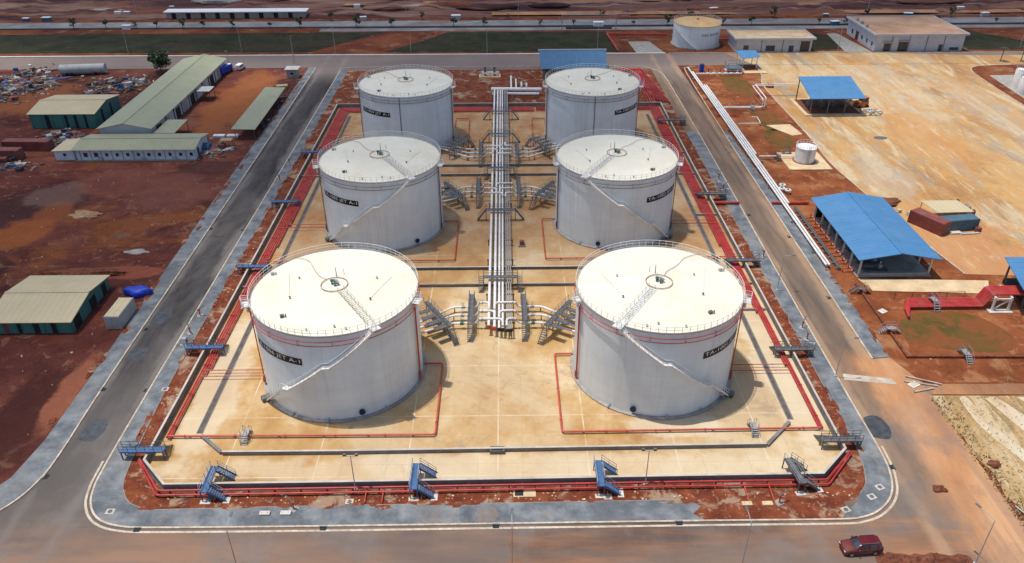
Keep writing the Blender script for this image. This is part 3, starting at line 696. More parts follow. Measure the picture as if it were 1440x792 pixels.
    # small fittings on the roof
    for q, (r, a) in enumerate([(9.6,-128),(10.9,-100),(10.2,-80),(11.0,-72),(6.6,-152),(6.8,-32),(10.9,158),(6.3,20),(6.1,158)]):
        x, y, _ = P(r, a if side < 0 else 180-a, 0)
        b = MB()
        if q in (0, 6): b.obox(x, y, zr(r)-.05, .55, .4, .45, .4).cyl(x+.5, y, zr(r)-.05, zr(r)+.5, .1, n=8)
        else: b.cyl(x, y, zr(r)-.06, zr(r)+.26, .1, n=10).cyl(x, y, zr(r)+.26, zr(r)+.34, .16, n=10)
        b.build('roof_vent', M['steel'] if q in (0,4,5) else M['galv'], t, True)
    for a, l in ((152,(2.9,.4)),(20,(2.9,.4))):   # thin cable conduits on the roof
        aa = a if side < 0 else 180-a
        p0, p1 = P(8.6, aa, zr(8.6)+.04), P(6.7, (-152 if a == 152 else -32) if side < 0 else 180-(-152 if a == 152 else -32), zr(6.7)+.04)
        MB().tube([p0, ((p0[0]+p1[0])/2, (p0[1]+p1[1])/2, zr(5.9)+.06), p1], .02, 5).build('roof_conduit', M['wall_conc'], t)
    # spiral stair with two landings and handrails, then the walkway to the roof centre
    if spec.get('stair', True):
        a_top = -55 if side < 0 else -125; sg = -1 if side < 0 else 1
        prof = [(0, H+.1), (31, 10.1), (35, 10.1), (61.5, 5.35), (65.5, 5.35), (89, .35)]
        def z_at(d):
            for (d0, z0), (d1, z1) in zip(prof, prof[1:]):
                if d <= d1: return z0 + (z1-z0)*(d-d0)/(d1-d0)
            return prof[-1][1]
        st = MB(); n = 100; ri, ro = R_+.16, R_+1.02
        for k in range(n):
            d = 89*k/(n-1); z = z_at(d); a = a_top + sg*d; w = 89/(n-1)*.92*.5
            p = [P(ri, a-w, z), P(ro, a-w, z), P(ro, a+w, z), P(ri, a+w, z)]
            st.add([(x,y,zz-.05) for x,y,zz in p] + p, [(0,3,2,1),(4,5,6,7),(0,1,5,4),(1,2,6,5),(2,3,7,6),(3,0,4,7)])
        for r in (ri, ro):
            for k in range(n-1):
                d0, d1 = 89*k/(n-1), 89*(k+1)/(n-1)
                q0, q1 = P(r, a_top+sg*d0, z_at(d0)), P(r, a_top+sg*d1, z_at(d1))
                st.bar((q0[0],q0[1],q0[2]-.06), (q1[0],q1[1],q1[2]-.06), .05, .26)
        for d in (10,20,33,45,55,63.5,75,84): st.bar(P(R_, a_top+sg*d, z_at(d)-.7), P(ro, a_top+sg*d, z_at(d)-.12), .08)
        stair = st.build('spiral_stair', M['white'], t)
        hr = MB()
        for z in (.55, 1.05): hr.tube([(lambda p: (p[0],p[1],p[2]+z))(P(ro, a_top+sg*89*k/60, z_at(89*k/60))) for k in range(61)], .032, 5)
        for k in range(0, 61, 2):
            p = P(ro, a_top+sg*89*k/60, z_at(89*k/60)); hr.bar(p, (p[0],p[1],p[2]+1.05), .045)
        hr.build('handrail', M['white'], stair)
        ld = MB(); ld.add([P(R_-.5,a_top-3,H+.12),P(R_+1.35,a_top-3,H+.12),P(R_+1.35,a_top+3,H+.12),P(R_-.5,a_top+3,H+.12),
                          P(R_-.5,a_top-3,H+.2),P(R_+1.35,a_top-3,H+.2),P(R_+1.35,a_top+3,H+.2),P(R_-.5,a_top+3,H+.2)], [(0,3,2,1),(4,5,6,7),(0,1,5,4),(1,2,6,5),(2,3,7,6),(3,0,4,7)])
        for z in (.6,1.1): ld.bar(P(R_+1.32,a_top-3,H+.2+z), P(R_+1.32,a_top+3,H+.2+z), .05)
        for q in (-3,0,3): ld.bar(P(R_+1.32,a_top+q,H+.2), P(R_+1.32,a_top+q,H+1.3), .05)
        ld.build('stair_landing', M['white'], t)
        wk = MB(); dv = Vector((math.cos(RAD(a_top)), math.sin(RAD(a_top)))); nv = Vector((-dv.y, dv.x))
        for r0 in [2.3+.42*k for k in range(23)]:
            c = Vector((cx,cy)) + dv*r0
            wk.obox(c.x, c.y, zr(r0)+.02, .34, .85, .05, RAD(a_top))
        walk = wk.build('roof_walkway', M['white'] if side > 0 else M['roof'], t)
        hr = MB()
        for s_ in (-.48,.48):
            for z in (.5,.95):
                hr.bar((cx+dv.x*2.3+nv.x*s_, cy+dv.y*2.3+nv.y*s_, zr(2.3)+z), (cx+dv.x*11.7+nv.x*s_, cy+dv.y*11.7+nv.y*s_, zr(11.7)+z), .035)
            for k in range(9):
                r0 = 2.3+9.4*k/8
                hr.bar((cx+dv.x*r0+nv.x*s_, cy+dv.y*r0+nv.y*s_, zr(r0)), (cx+dv.x*r0+nv.x*s_, cy+dv.y*r0+nv.y*s_, zr(r0)+.95), .04)
        hr.build('handrail', M['galv'], walk)
        # dark step foot and a box at the bottom
        MB().obox(*P(R_+.9, a_top+sg*91, 0)[:2], -.02, 1.3, 1.0, .75, RAD(a_top+sg*91)).build('stair_foot', M['steel'], t)
    else:
        MB().tube([P(R_+.1,-92,.3), P(R_+.1,-92,H-.2)], .09, 6).build('drain_pipe', M['steel'], t)
    # number plate, curved round the shell, with its lettering
    if text:
        a0, a1 = (-151.5,-104.3) if side < 0 else (-66.6,-19.4)
        z0, z1 = (9.75, 10.92); seg = 24; b = MB(); vs = []
        for k in range(seg+1):
            a = a0+(a1-a0)*k/seg
            vs += [P(R_+.03, a, z0), P(R_+.03, a, z1)]
        b.add(vs, [(2*k,2*k+2,2*k+3,2*k+1) for k in range(seg)])
        b.k = 1
        V, F = text_mesh(text, 1.12)
        xs = [v[0] for v in V]; ys = [v[1] for v in V]; wx = max(xs)-min(xs); hy = max(ys)-min(ys)
        arc = RAD(a1-a0)*R_
        vs = []
        for x, y, _ in V:
            u = .03 + .94*(x-min(xs))/wx
            vs.append(P(R_+.055, a0+(a1-a0)*u, z0+.17+(z1-z0-.34)*(y-min(ys))/hy))
        b.add(vs, F).build('number_plate', [M['black'], M['letter']], t)
    for a in spec.get('manholes', (-69.2,)):
        mm = M['navy']; b = MB(); c = Vector(P(R_+.0, a, 1.15)); dv = Vector((math.cos(RAD(a)), math.sin(RAD(a)), 0))
        b.tube([c, c+dv*.28], .36, 18); b.tube([c+dv*.28, c+dv*.36], .47, 18)
        b.build('manhole', mm, t, True)
    for a in ((-140,-118,-92,-52) if side < 0 else (-40,-62,-88,-128)):
        b = MB(); c = Vector(P(R_, a, .55)); dv = Vector((math.cos(RAD(a)), math.sin(RAD(a)), 0))
        b.tube([c, c+dv*.55], .09, 8); b.cyl((c+dv*.6).x, (c+dv*.6).y, .25, .6, .1, n=8)
        b.build('drain_nozzle', M['galv'], t, True)
    return t

XL, XR = -25.19, 22.53
TH = 14.95
storage_tank(XL, 97.6, 12, TH, 'white fuel tank lettered TA-1006 JET A-1, red spray pipes below its rim', -1, 'TA-1006 JET A-1', M['red'], {'manholes': (-69.2,)})
storage_tank(XR, 97.6, 12, TH, 'white fuel tank lettered TA-1001 JET A-1, red spray pipes below its rim', 1, 'TA-1001 JET A-1', M['red'], {'manholes': (-110.8,)})
storage_tank(XL, 147.24, 12, TH, 'white fuel tank lettered TA-1005 JET A-1, middle of the west row', -1, 'TA-1005 JET A-1', M['red_shaded'], {'manholes': (-52,)})
storage_tank(XR, 147.24, 12, TH, 'white fuel tank lettered TA-1002 JET A-1, middle of the east row', 1, 'TA-1002 JET A-1', M['red_shaded'], {'manholes': (-110.2,)})
storage_tank(XL, 196.8, 11.85, TH, 'rear white fuel tank lettered TA-1004 JET A-1 with no stair in view', -1, 'TA-1004 JET A-1', M['red_shaded'], {'stair': False})
storage_tank(XR, 196.8, 11.85, TH, 'rear white fuel tank lettered TA-1003 JET A-1, blue shed roof behind it', 1, 'TA-1003 JET A-1', M['red_shaded'], {'stair': False})

# ------------------------------------------------------------------ pipe rack down the middle
RACK = [(-2.95,.25),(-1.98,.25),(-1.22,.2),(-.6,.2),(.06,.12),(.46,.12),(.84,.12)]
ends = [106.6,106.2,105.9,105.8,105.6,105.6,105.7]
nm = ['outermost on the west side, thick and white','second from the west, thick and white','third from the west, white','fourth from the west, white','thin and grey next to the white ones','thin and grey in the middle of its trio','thin and grey, outermost on the east side']
for k, ((x, r), y0) in enumerate(zip(RACK, ends)):
    m_ = M['white'] if k < 4 else M['galv']
    t = thing('product_pipe', 'long rack pipe between the tank rows, '+nm[k], 'pipe', (x, y0, 0), group='rack pipes between the tank rows')
    yend = 232.6
    MB().tube([(x,y0,1.62),(x,yend,1.62)], r, 10).build('pipe_run', m_, t, True)
    MB().tube([(x,y0-.28,1.62),(x,y0,1.62)], r+.14, 12).build('blind_flange', M['redlead'] if k < 2 else M['black'], t, True)
def beam(y, lab):
    t = thing('pipe_support', lab, 'pipe support', (-1, y, 0), group='steel supports under the rack pipes')
    MB().box(-3.6, y-.12, 1.12, 1.5, y+.12, 1.34).build('cross_beam', M['steel'], t)
    for x in (-3.4, 1.3): MB().box(x-.1, y-.1, -.02, x+.1, y+.1, 1.12).build('post', M['steel'], t)
for y, lab in ((108.3,'low steel pipe support at the capped front end of the rack'),(117.2,'low steel pipe support just before the front pipe crossover'),(129.5,'low steel pipe support beyond the front crossover'),(137.4,'low steel pipe support beside the small black pump on the floor'),(154,'low steel pipe support close to the middle branch pipes'),(166.5,'low steel pipe support beyond the middle branch pipes'),(181,'low steel pipe support among the rear branch pipes'),(198,'low steel pipe support beyond the rear branch pipes'),(204.2,'low steel pipe support between the rear tanks'),(214,'low steel pipe support next to the red pipes at the rear wall'),(225,'low steel pipe support in the soil beyond the rear wall')):
    beam(y, lab)
def portal(y, lab, boxy):
    """steel portal over the pipes with splayed steps"""
    t = thing('pipe_crossover', lab, 'crossover', (-1, y, 0), group='steel crossovers over the rack')
    zt = 2.55
    d = MB().box(-4.1, y-.45, zt-.12, 2.1, y+.45, zt)
    d.build('deck', M['steel'], t)
    r = MB()
    for s in (-.45,.45):
        r.bar((-4.1,y+s,zt+1.0),(2.1,y+s,zt+1.0),.05); r.bar((-4.1,y+s,zt+.5),(2.1,y+s,zt+.5),.04)
        for k in range(5): r.bar((-4.1+6.2*k/4,y+s,zt),(-4.1+6.2*k/4,y+s,zt+1.0),.05)
    r.build('guard_rail', M['steel'], t)
    for x in (-4.1, 2.1):
        s = -1 if x < 0 else 1
        MB().bar((x,y-.4,-.02),(x,y-.4,zt-.12),.14).bar((x,y+.4,-.02),(x,y+.4,zt-.12),.14).build('post', M['steel'], t)
        st = MB(); n = 9
        for k in range(n):
            u = (k+.5)/n
            if boxy: st.box(x+s*.05, y+.5-1.9*u, zt*(1-u)-.04, x+s*.85, y+.5-1.9*u-.24, zt*(1-u))
            else: st.box(x+s*(1.7*u), y-.4, zt*(1-u)-.04, x+s*(1.7*u+.24), y+.4, zt*(1-u))
        if boxy:
            for xx in (x+s*.05, x+s*.85): st.bar((xx,y+.5,zt),(xx,y-1.5,0),.06,.2); st.bar((xx,y+.5,zt+1),(xx,y-1.4,1),.05)
            st.bar((x+s*.85,y+.5,zt),(x+s*.85,y+.5,zt+1),.05)
        else:
            for yy in (y-.4,y+.4): st.bar((x,yy,zt),(x+s*1.9,yy,0),.06,.2); st.bar((x,yy,zt+1),(x+s*1.9,yy,1),.05)
        st.build('step_flight', M['steel'], t)
portal(121.2, 'dark steel crossover over the rack just behind the front tanks', True)
portal(148.6, 'dark steel crossover with splayed steps between the middle tanks', False)
portal(170.9, 'dark steel crossover over the rack just behind the middle tanks', True)
portal(193.0, 'dark steel crossover with splayed steps between the rear tanks', False)
portal(210.4, 'dark steel crossover with splayed steps near the rear bund wall', False)

ROWN = {97.6: 'front', 147.24: 'middle', 196.8: 'rear'}
def manifold(yc, s, side, cx):
    """three branch pipes from the rack to one tank, the crossover over them, and the tank's steel access platform; side -1 west, +1 east"""
    row = ROWN[yc]; tk = {(-1,'front'):'TA-1006',(1,'front'):'TA-1001',(-1,'middle'):'TA-1005',(1,'middle'):'TA-1002',(-1,'rear'):'TA-1004',(1,'rear'):'TA-1003'}[(side,row)]
    xm = -6.0 if side < 0 else 3.0          # the crossover
    hl = [('nearest the tank centre line',10.9),('middle one of its three',13.3),('farthest from the tank centre line',15.9)]
    src = [(-.6,-1.98,-2.95) if side < 0 else (.06,-1.22,-2.0)][0]
    for k, (lab, dy) in enumerate(hl):
        y = yc + s*dy; z = 1.05
        xb = (cx + 14.6 + .1*k) if side < 0 else (cx - 14.6 - .1*k)
        ang = RAD((38,46,54)[k])*s
        xt = cx - side*11.9*math.cos(ang); yt = yc + 11.9*math.sin(ang)
        xk = xb - side*(1.2+1.0*k*0) * -1
        xs = src[k]
        up = 1.62
        pts = [(xs, y + s*(-2.2), up+.34), (xs, y, up+.34), (xm-side*1.2*-1*0 + (-1.4 if side < 0 else 1.4)*-1, y, up+.34), (xm+(.9 if side < 0 else -.9), y, z), (xm+side*3.2, y, z), (xt - side*(1.7+.5*k)*1.0, yt + s*.9, z), (xt, yt, z)]
        t = thing('branch_pipe', 'white branch pipe from rack to tank %s, %s' % (tk, lab), 'pipe', (xm, y, 0), group='white branch pipes from rack to tanks')
        MB().tube(fillet(pts, .9, 4), .2, 10).build('pipe_run', M['white'], t, True)
        f = MB()
        for x in (xm - side*1.9, xm - side*1.3): f.tube([(x-.06,y,z+.45 if abs(x-xm)<.5 else up+.34),(x+.06,y,z+.45 if abs(x-xm)<.5 else up+.34)], .34, 12)
        f.build('flange', M['galv'], t, True)
        v = MB().tube([(xm+side*1.5-.3,y,z),(xm+side*1.5+.3,y,z)], .33, 10)
        v.bar((xm+side*1.5,y,z),(xm+side*1.5,y,z+.9), .1); v.tube(ringpts(xm+side*1.5, y, .28, z+.9, 12), .03, 5, True)
        v.build('valve', M['galv'] if k else M['green_valve'], t, True)
        MB().box(xm+side*3.0-.09, y-.09, -.02, xm+side*3.0+.09, y+.09, z-.2).build('pipe_leg', M['steel'], t)
    # long narrow crossover along Y
    ya, yb = yc + s*9.4, yc + s*17.6; zt = 2.5
    t = thing('branch_crossover', 'long grey steel crossover over the branch pipes of tank '+tk, 'crossover', (xm, (ya+yb)/2, 0), group='crossovers over the branch pipes')
    MB().box(xm-.42, ya, zt-.12, xm+.42, yb, zt).build('deck', M['steel'], t)
    r = MB()
    for q in (-.42,.42):
        for z in (.5,1.0): r.bar((xm+q,ya,zt+z),(xm+q,yb,zt+z),.045)
        for k in range(7): r.bar((xm+q,ya+(yb-ya)*k/6,zt),(xm+q,ya+(yb-ya)*k/6,zt+1.0),.05)
    r.build('guard_rail', M['steel'], t)
    for yy, d in ((ya, -s), (yb, s)):
        st = MB(); n = 10
        for k in range(n):
            u = (k+.5)/n; st.box(xm-.4, yy+d*(2.4*u), zt*(1-u)-.04, xm+.4, yy+d*(2.4*u+.24), zt*(1-u))
        for q in (-.42,.42): st.bar((xm+q,yy,zt),(xm+q,yy+d*2.6,0),.06,.2); st.bar((xm+q,yy,zt+1),(xm+q,yy+d*2.5,1),.045); st.bar((xm+q,yy+d*1.3,zt*.5),(xm+q,yy+d*1.3,zt*.5+1),.045)
        st.build('step_flight', M['steel'], t)
        for q in (-.38,.38): MB().bar((xm+q,yy+.1*-d,-.02),(xm+q,yy+.1*-d,zt-.12),.1).build('post', M['steel'], t)
    # diagonal access platform against the shell
    A = Vector((cx - side*11.4, yc + s*15.2)); B_ = Vector((cx - side*15.9, yc + s*7.9)); zt = 2.7
    t = thing('access_platform', 'dark steel access platform of fingers and steps against the shell of tank '+tk, 'platform', ((A.x+B_.x)/2, (A.y+B_.y)/2, 0), group='steel access platforms at the tanks')
    d = (B_-A).normalized(); nn = Vector((-d.y, d.x)); 
    if (Vector((cx,yc))-A).dot(nn) < 0: nn = -nn
    MB().bar((A.x,A.y,zt),(B_.x,B_.y,zt),.9,.1).build('deck', M['steel'], t)
    L = (B_-A).length
    for k, (u, ln) in enumerate(((.30,2.6),(.52,3.0),(.74,3.0),(.95,2.6))):
        p = A + d*(L*u); q = p + nn*ln
        fd = MB().bar((p.x,p.y,zt-.01),(q.x,q.y,zt-.01),1.0,.08)
        fd.build('finger_deck', M['steel'], t)
    r = MB()
    for q in (-.45,.45):
        for z in (.5,1.0): r.bar((A.x+nn.x*q,A.y+nn.y*q,zt+z),(B_.x+nn.x*q,B_.y+nn.y*q,zt+z),.045)
        for k in range(8):
            p = A + d*(L*k/7) + nn*q; r.bar((p.x,p.y,zt),(p.x,p.y,zt+1.0),.05)
    for u, ln in ((.30,2.6),(.52,3.0),(.74,3.0),(.95,2.6)):
        for w_ in (-.35,.35):
            p = A + d*(L*u+w_); q = p + nn*ln
            r.bar((p.x,p.y,zt+1),(q.x,q.y,zt+1),.045); r.bar((q.x,q.y,zt),(q.x,q.y,zt+1),.05)
    r.build('guard_rail', M['steel'], t)
    for k in range(5):
        p = A + d*(L*k/4)
        MB().bar((p.x,p.y,-.02),(p.x,p.y,zt-.05),.12).build('post', M['steel'], t)
    for k in range(4):
        p, q = A + d*(L*k/4), A + d*(L*(k+1)/4)
        MB().bar((p.x,p.y,.2),(q.x,q.y,zt-.2),.08).bar((p.x,p.y,zt-.2),(q.x,q.y,.2),.08).build('brace', M['steel'], t)
    st = MB(); n = 9; E = B_ + d*2.2
    for k in range(n):
        u = (k+.5)/n; p = B_ + d*(2.2*u)
        st.obox(p.x, p.y, zt*(1-u)-.04, .25, .85, .04, math.atan2(d.y, d.x))
    for q in (-.45,.45):
        a_, b_ = B_+nn*q, E+nn*q
        st.bar((a_.x,a_.y,zt),(b_.x,b_.y,0),.06,.2); st.bar((a_.x,a_.y,zt+1),(b_.x,b_.y,1),.045)
    st.build('step_flight', M['steel'], t)
for yc, s in ((97.6,1),(147.24,1),(196.8,-1)):
    manifold(yc, s, -1, XL); manifold(yc, s, 1, XR)

# header and pump pipework at the rear end of the rack
t = thing('header_pipe', 'thick white header pipe lying across the rear end of the rack', 'pipe', (3.5, 228, 0))
MB().tube([(-4,232.2,1.7),(11.2,231.6,1.7)], .62, 14).build('pipe_run', M['white'], t, True)
MB().tube([(.9,229.2,1.3),(10.4,228.8,1.3)], .42, 12).build('lower_header', M['white'], t, True)
for x in (-3.4, 3, 9.5): MB().box(x-.3, 229, -.05, x+.3, 232.6, 1.1).build('pipe_leg', M['concrete'], t)
for k, (x, y1, h) in enumerate(((2.1,243,2.6),(3.6,241,2.2),(5.2,237,1.9),(6.7,236,1.9))):
    t = thing('riser_pipe_branch', ['white riser pipe with a looped elbow behind the header, tallest','second white riser pipe behind the header, beside the loop','short white riser stub on the header, third along','short white riser stub on the header, fourth along'][k], 'pipe', (x, 232, 0))
    pts = [(x,231.8,1.7),(x,233.5,h),(x,y1,h),(x,y1,.2)] if k < 2 else [(x,231.8,1.7),(x,231.9,3.1),(x,y1-2,3.1),(x,y1-2,.2)]
    MB().tube(fillet(pts, .8), .27, 10).build('pipe_run', M['white'], t, True)
    MB().cyl(x, y1-(0 if k < 2 else 2), .9, 1.9, .45, n=10).build('valve', M['steel'], t, True)
t = thing('meter_skid', 'small metering skid on a pale slab beyond the rear bund wall', 'skid', (-4.6, 251.2, 0))
MB().box(-8.2,249.6,-.05,-1.2,253.4,.14).build('slab', M['pale_slab'], t)
fr = MB()
for x in (-7.4,-4.6,-2): 
    for y in (250.2,252.8): fr.bar((x,y,.14),(x,y,2.2),.12)
for y in (250.2,252.8): fr.bar((-7.4,y,2.2),(-2,y,2.2),.12)
fr.build('frame', M['galv'], t)
MB().tube([(-7.6,251,1),(-1.6,251,1)], .22, 10).tube([(-7.6,252,1.2),(-1.6,252,1.2)], .2, 10).build('meter_pipe', M['white'], t, True)
for x in (-6.2,-3.2): MB().cyl(x,251.6,.14,2.9,.35,n=10).build('filter_vessel', M['steel'], t, True)
t = thing('pump_unit', 'small dark pump unit on the floor between the middle tanks', 'pump', (3.2, 137.2, 0))
MB().box(2.5,136.6,.006,3.9,138.4,.3).build('plinth', M['concrete'], t)
MB().tube([(2.8,137.5,.75),(3.7,137.5,.75)], .42, 12).box(2.8,136.8,.3,3.6,137.3,1.2).build('motor', M['rust'], t)
for k, (x, y) in enumerate(((-13.4,164.6),(-14.6,161.6))):
    t = thing('drain_basin', ['round black drain basin near branch pipes of tank TA-1005','smaller black basin nearer the shell of tank TA-1005'][k], 'basin', (x, y, 0))
    MB().lathe([(.55,.006),(.6,.35),(.5,.35),(.45,.1),(.01,.1)], x, y, 20).build('basin_wall', M['black'], t, True)
# ------------------------------------------------------------------ red fire pipes
def pipe(name, label, pts, r, mat, group, legs=None, rad=.5, z=None):
    t = thing(name, label, 'pipe', (pts[0][0], pts[0][1], 0), group=group)
    pr = MB().tube(fillet(pts, rad, 4), r, 8)
    for a, b in zip(pts, pts[1:]):
        a, b = Vector(a), Vector(b); L = (b-a).length
        for k in range(int(L//7)):
            p = a + (b-a)*((k+.35)*7/L); d = (b-a).normalized()*.07
            pr.tube([p-d, p+d], r*1.45, 8)
    pr.build('pipe_run', mat, t, True)
    if legs:
        for a, b in zip(pts, pts[1:]):
            a, b = Vector(a), Vector(b); L = (b-a).length
            if abs(a.z-b.z) > .01: continue
            n = int(L//legs)
            for k in range(n):
                p = a + (b-a)*((k+.5)/n)
                MB().box(p.x-.14, p.y-.14, -.02, p.x+.14, p.y+.14, p.z-r+.02).build('pipe_saddle', M['concrete'], t)
    return t
# single red mains ringing the tanks at floor level
pipe('fire_main', 'orange-red fire main bent round the front of tank TA-1006', [(-47.6,82.3,.42),(-10.1,82.1,.42),(-10.1,98.4,.42),(-13.0,98.4,.42)], .15, M['redlead'], 'floor-level fire mains by the tanks', 6)
pipe('fire_main', 'orange-red fire main bent round the front of tank TA-1001', [(44.35,82.7,.42),(7.7,82.4,.42),(7.7,100.6,.42),(10.6,100.6,.42)], .15, M['redlead'], 'floor-level fire mains by the tanks', 6)
pipe('fire_main', 'fire main bent round the front of tank TA-1005', [(-47.2,131,.42),(-9.9,131,.42),(-9.9,147.6,.42),(-13,147.6,.42)], .13, M['redlead'], 'floor-level fire mains by the tanks', 6)
pipe('fire_main', 'fire main bent round the front of tank TA-1002', [(44.2,131.4,.42),(7.7,131.4,.42),(7.7,148.2,.42),(10.6,148.2,.42)], .13, M['redlead'], 'floor-level fire mains by the tanks', 6)
pipe('fire_main', 'fire main in a narrow loop beside tank TA-1004', [(-9.4,181,.42),(-9.8,210.2,.42),(-13.6,210.2,.42),(-13.6,204,.42)], .13, M['redlead'], 'floor-level fire mains by the tanks', 6)
pipe('fire_main', 'fire main in a narrow loop beside tank TA-1003', [(7.3,181,.42),(7.6,210.2,.42),(11.2,210.2,.42),(11.2,204,.42)], .13, M['redlead'], 'floor-level fire mains by the tanks', 6)
for k, (y, sd, lab) in enumerate(((95.4,-1,'TA-1006'),(144.6,-1,'TA-1005'),(196,-1,'TA-1004'),(95.6,1,'TA-1001'),(145.2,1,'TA-1002'),(196,1,'TA-1003'))):
    x0, x1 = (-47.3,-37.3) if sd < 0 else (44.2,34.7)
    for q, dy in enumerate((0, 1.5)):
        pipe('feeder_pipe', '%s red feeder pipe crossing from the bund wall bundle to tank %s' % (('nearer','farther')[q], lab), [(x0,y+dy,.62),(x1,y+dy,.62)], .075, M['redlead'], 'red feeder pipes to the tanks')
# the bundles along the walls: pipes leave it one after another
startL = [80.4+1.6, 80.4+1.4, 96, 97.5, 122, 137, 146, 172]
for k in range(8):
    x = -47.55 + .38*k
    xr = 44.55 - .36*k
    ord_ = ['first','second','third','fourth','fifth','sixth','seventh','eighth'][k]
    pipe('bundled_fire_pipe', 'bundled red pipe along the west bund wall and round the rear, %s from that wall' % ord_,
         [(x, startL[k], .42), (x, 219.6-.42*k, .42), (8.5, 219.6-.42*k, .42)], .15, M['red'], 'red fire pipes bundled inside the bund wall', None, .6)
    pipe('bundled_fire_pipe', 'bundled red pipe along the east bund wall, %s from that wall' % ord_,
         [(xr, [82.7,82.7,97,112,124,136,150,172][k], .42), (xr, 219.6-.42*k+.0, .42), (9.0 if k % 2 else xr-.0, 219.6-.42*k, .42)] if k % 2 else [(xr, [82.7,82.7,97,112,124,136,150,172][k], .42), (xr, 257.5, .42)],
         .15, M['red'], 'red fire pipes bundled inside the bund wall', None, .6)
for k in range(6):
    pipe('rear_fire_pipe', 'red pipe from the bund corner to the pump house, %s of six from the road' % ['one','two','three','four','five','six'][k],
         [(48.6-.75*k, 222.5+.6*k, .5), (46.6-.75*k, 244, .5), (45.2-.75*k, 257-.2*k, .5), (36, 257-.9*k, .5)], .17, M['red'], 'red pipes behind the bund corner', 7)
# two mains outside the front wall on little stands
for k, (off, z, lab) in enumerate(((.55,.75,'upper'),(1.05,.45,'lower'))):
    o2 = off
    pts = [(-49.35-o2*.4,77.6,z),(-44.75-o2*.3,72.35-o2,z),(-21.5,72.5-o2,z),(22.7,72.95-o2,z),(41.35+o2*.3,73.05-o2,z),(46.1+o2*.6,77.6,z)]
    t = pipe('front_fire_main', 'long bright red main outside the front bund wall, the %s of two' % lab, pts, .13, M['red'], 'red mains outside the front wall', None, .5)
    for q in range(26):
        u = q/25; x = -43.5+84*u; y = 72.45+.6*u-o2
        MB().box(x-.09, y-.1, -.04, x+.09, y+.1, z-.1).build('pipe_stand', M['red'], t)
for k, (x, lab) in enumerate(((-18.2,'short red branch to the kerb near the west flood light'),(-16.0,'second short red branch to the kerb near the west flood light'),(30.6,'short red branch beside the pair of orange blocks'),(33.8,'second short red branch beside the pair of orange blocks'))):
    pipe('branch_main', lab, [(x,72.3,.45),(x,69.9 if k < 2 else 69.4,.3),(x,69.9 if k < 2 else 69.4,-.1)], .08, M['redlead'], 'short red branches in the front soil strip', None, .2)
for y, x0, x1, lab in ((155.2,45.8,51.6,'red pipe crossing the soil strip near the middle footbridge'),(155.0,58.8,66.8,'red pipe crossing the gravel towards the big blue shed')):
    pipe('crossing_pipe', lab, [(x0,y,.45),(x1,y,.45)], .3, M['red'], 'thick red pipes crossing beside the east road')
pipe('crossing_pipe', 'dark red pipe crossing under the white pipes by the east road', [(59.8,211.5,.5),(66.5,211.5,.5)], .2, M['red'], 'thick red pipes crossing beside the east road')
pipe('thin_red_line', 'thin red pipeline along the far grass towards the fire water tank', [(40.5,278.5,.6),(39.2,302.5,.6),(62,301,.6)], .3, M['red'], None, 8)
pipe('thin_red_line', 'thin red pipeline between fire water tank and flat-roofed pump building', [(76,293,.6),(84,293,.6)], .3, M['red'], None, 4)

# ------------------------------------------------------------------ stairs and footbridges over the bund wall
def crossover(label, loc, mat, railm):
    """origin on the wall line; deck along Y, both flights run east"""
    t = thing('wall_crossover', label, 'steps', loc, group='steel steps over the front bund wall')
    zt = 1.75
    MB().box(-.5,-2.2,zt-.14,.5,2.4,zt).build('deck', mat, t, world=False)
    for y, d in ((-2.2,0),(1.4,0)):
        st = MB(); n = 8; x0 = .5
        for k in range(n):
            u = (k+.5)/n
            st.box(x0+1.9*u-.02, y+.0, zt*(1-u)-.05, x0+1.9*u+.22, y+1.0, zt*(1-u))
        for yy in (y+.02, y+.98): st.bar((x0,yy,zt-.05),(x0+2.1,yy,.0),.07,.28)
        st.build('step_flight', mat, t, world=False)
        r = MB()
        for yy in (y+.02, y+.98):
            for z in (.5,.95): r.bar((x0,yy,zt+z),(x0+2.05,yy,z),.05)
            for u in (.0,.5,1): r.bar((x0+2.05*u,yy,zt*(1-u)),(x0+2.05*u,yy,zt*(1-u)+.95),.055)
        r.build('handrail', railm, t, world=False)
    r = MB()
    for x in (-.48,.48):
        y0, y1 = (-2.2, 2.4) if x < 0 else (-1.15, 1.35)
        for z in (.5,1.0): r.bar((x,y0,zt+z),(x,y1,zt+z),.05)
        for k in range(5): r.bar((x,y0+(y1-y0)*k/4,zt),(x,y0+(y1-y0)*k/4,zt+1.0),.055)
    r.build('guard_rail', railm, t, world=False)
    for x in (-.45,.45):
        for y in (-2.1, 2.3): MB().bar((x,y,-.03),(x,y,zt-.14),.12).build('post', mat, t, world=False)
    MB().box(-.7,-2.6,-.03,.6,-1.9,.06).box(2.2,-2.5,-.03,3.0,-1.0,.06).build('footing', M['white_slab'], t, world=False)
    return t
c0 = crossover('blue steel steps over the front bund wall, nearest the west footbridge', (-38.5,72.7,0), M['blue'], M['galv'])
dup(c0, (-12.0,72.8,0), 0, 'blue steel steps over the front wall, below the rack side of tank TA-1006')
dup(c0, (11.9,73.0,0), 0, 'blue steel steps over the front wall, below the rack side of tank TA-1001')
c3 = crossover('grey steel steps over the front bund wall, at its chamfered east corner', (37.4,73.1,0), M['steel'], M['galv'])
c3.rotation_euler.z = RAD(8)

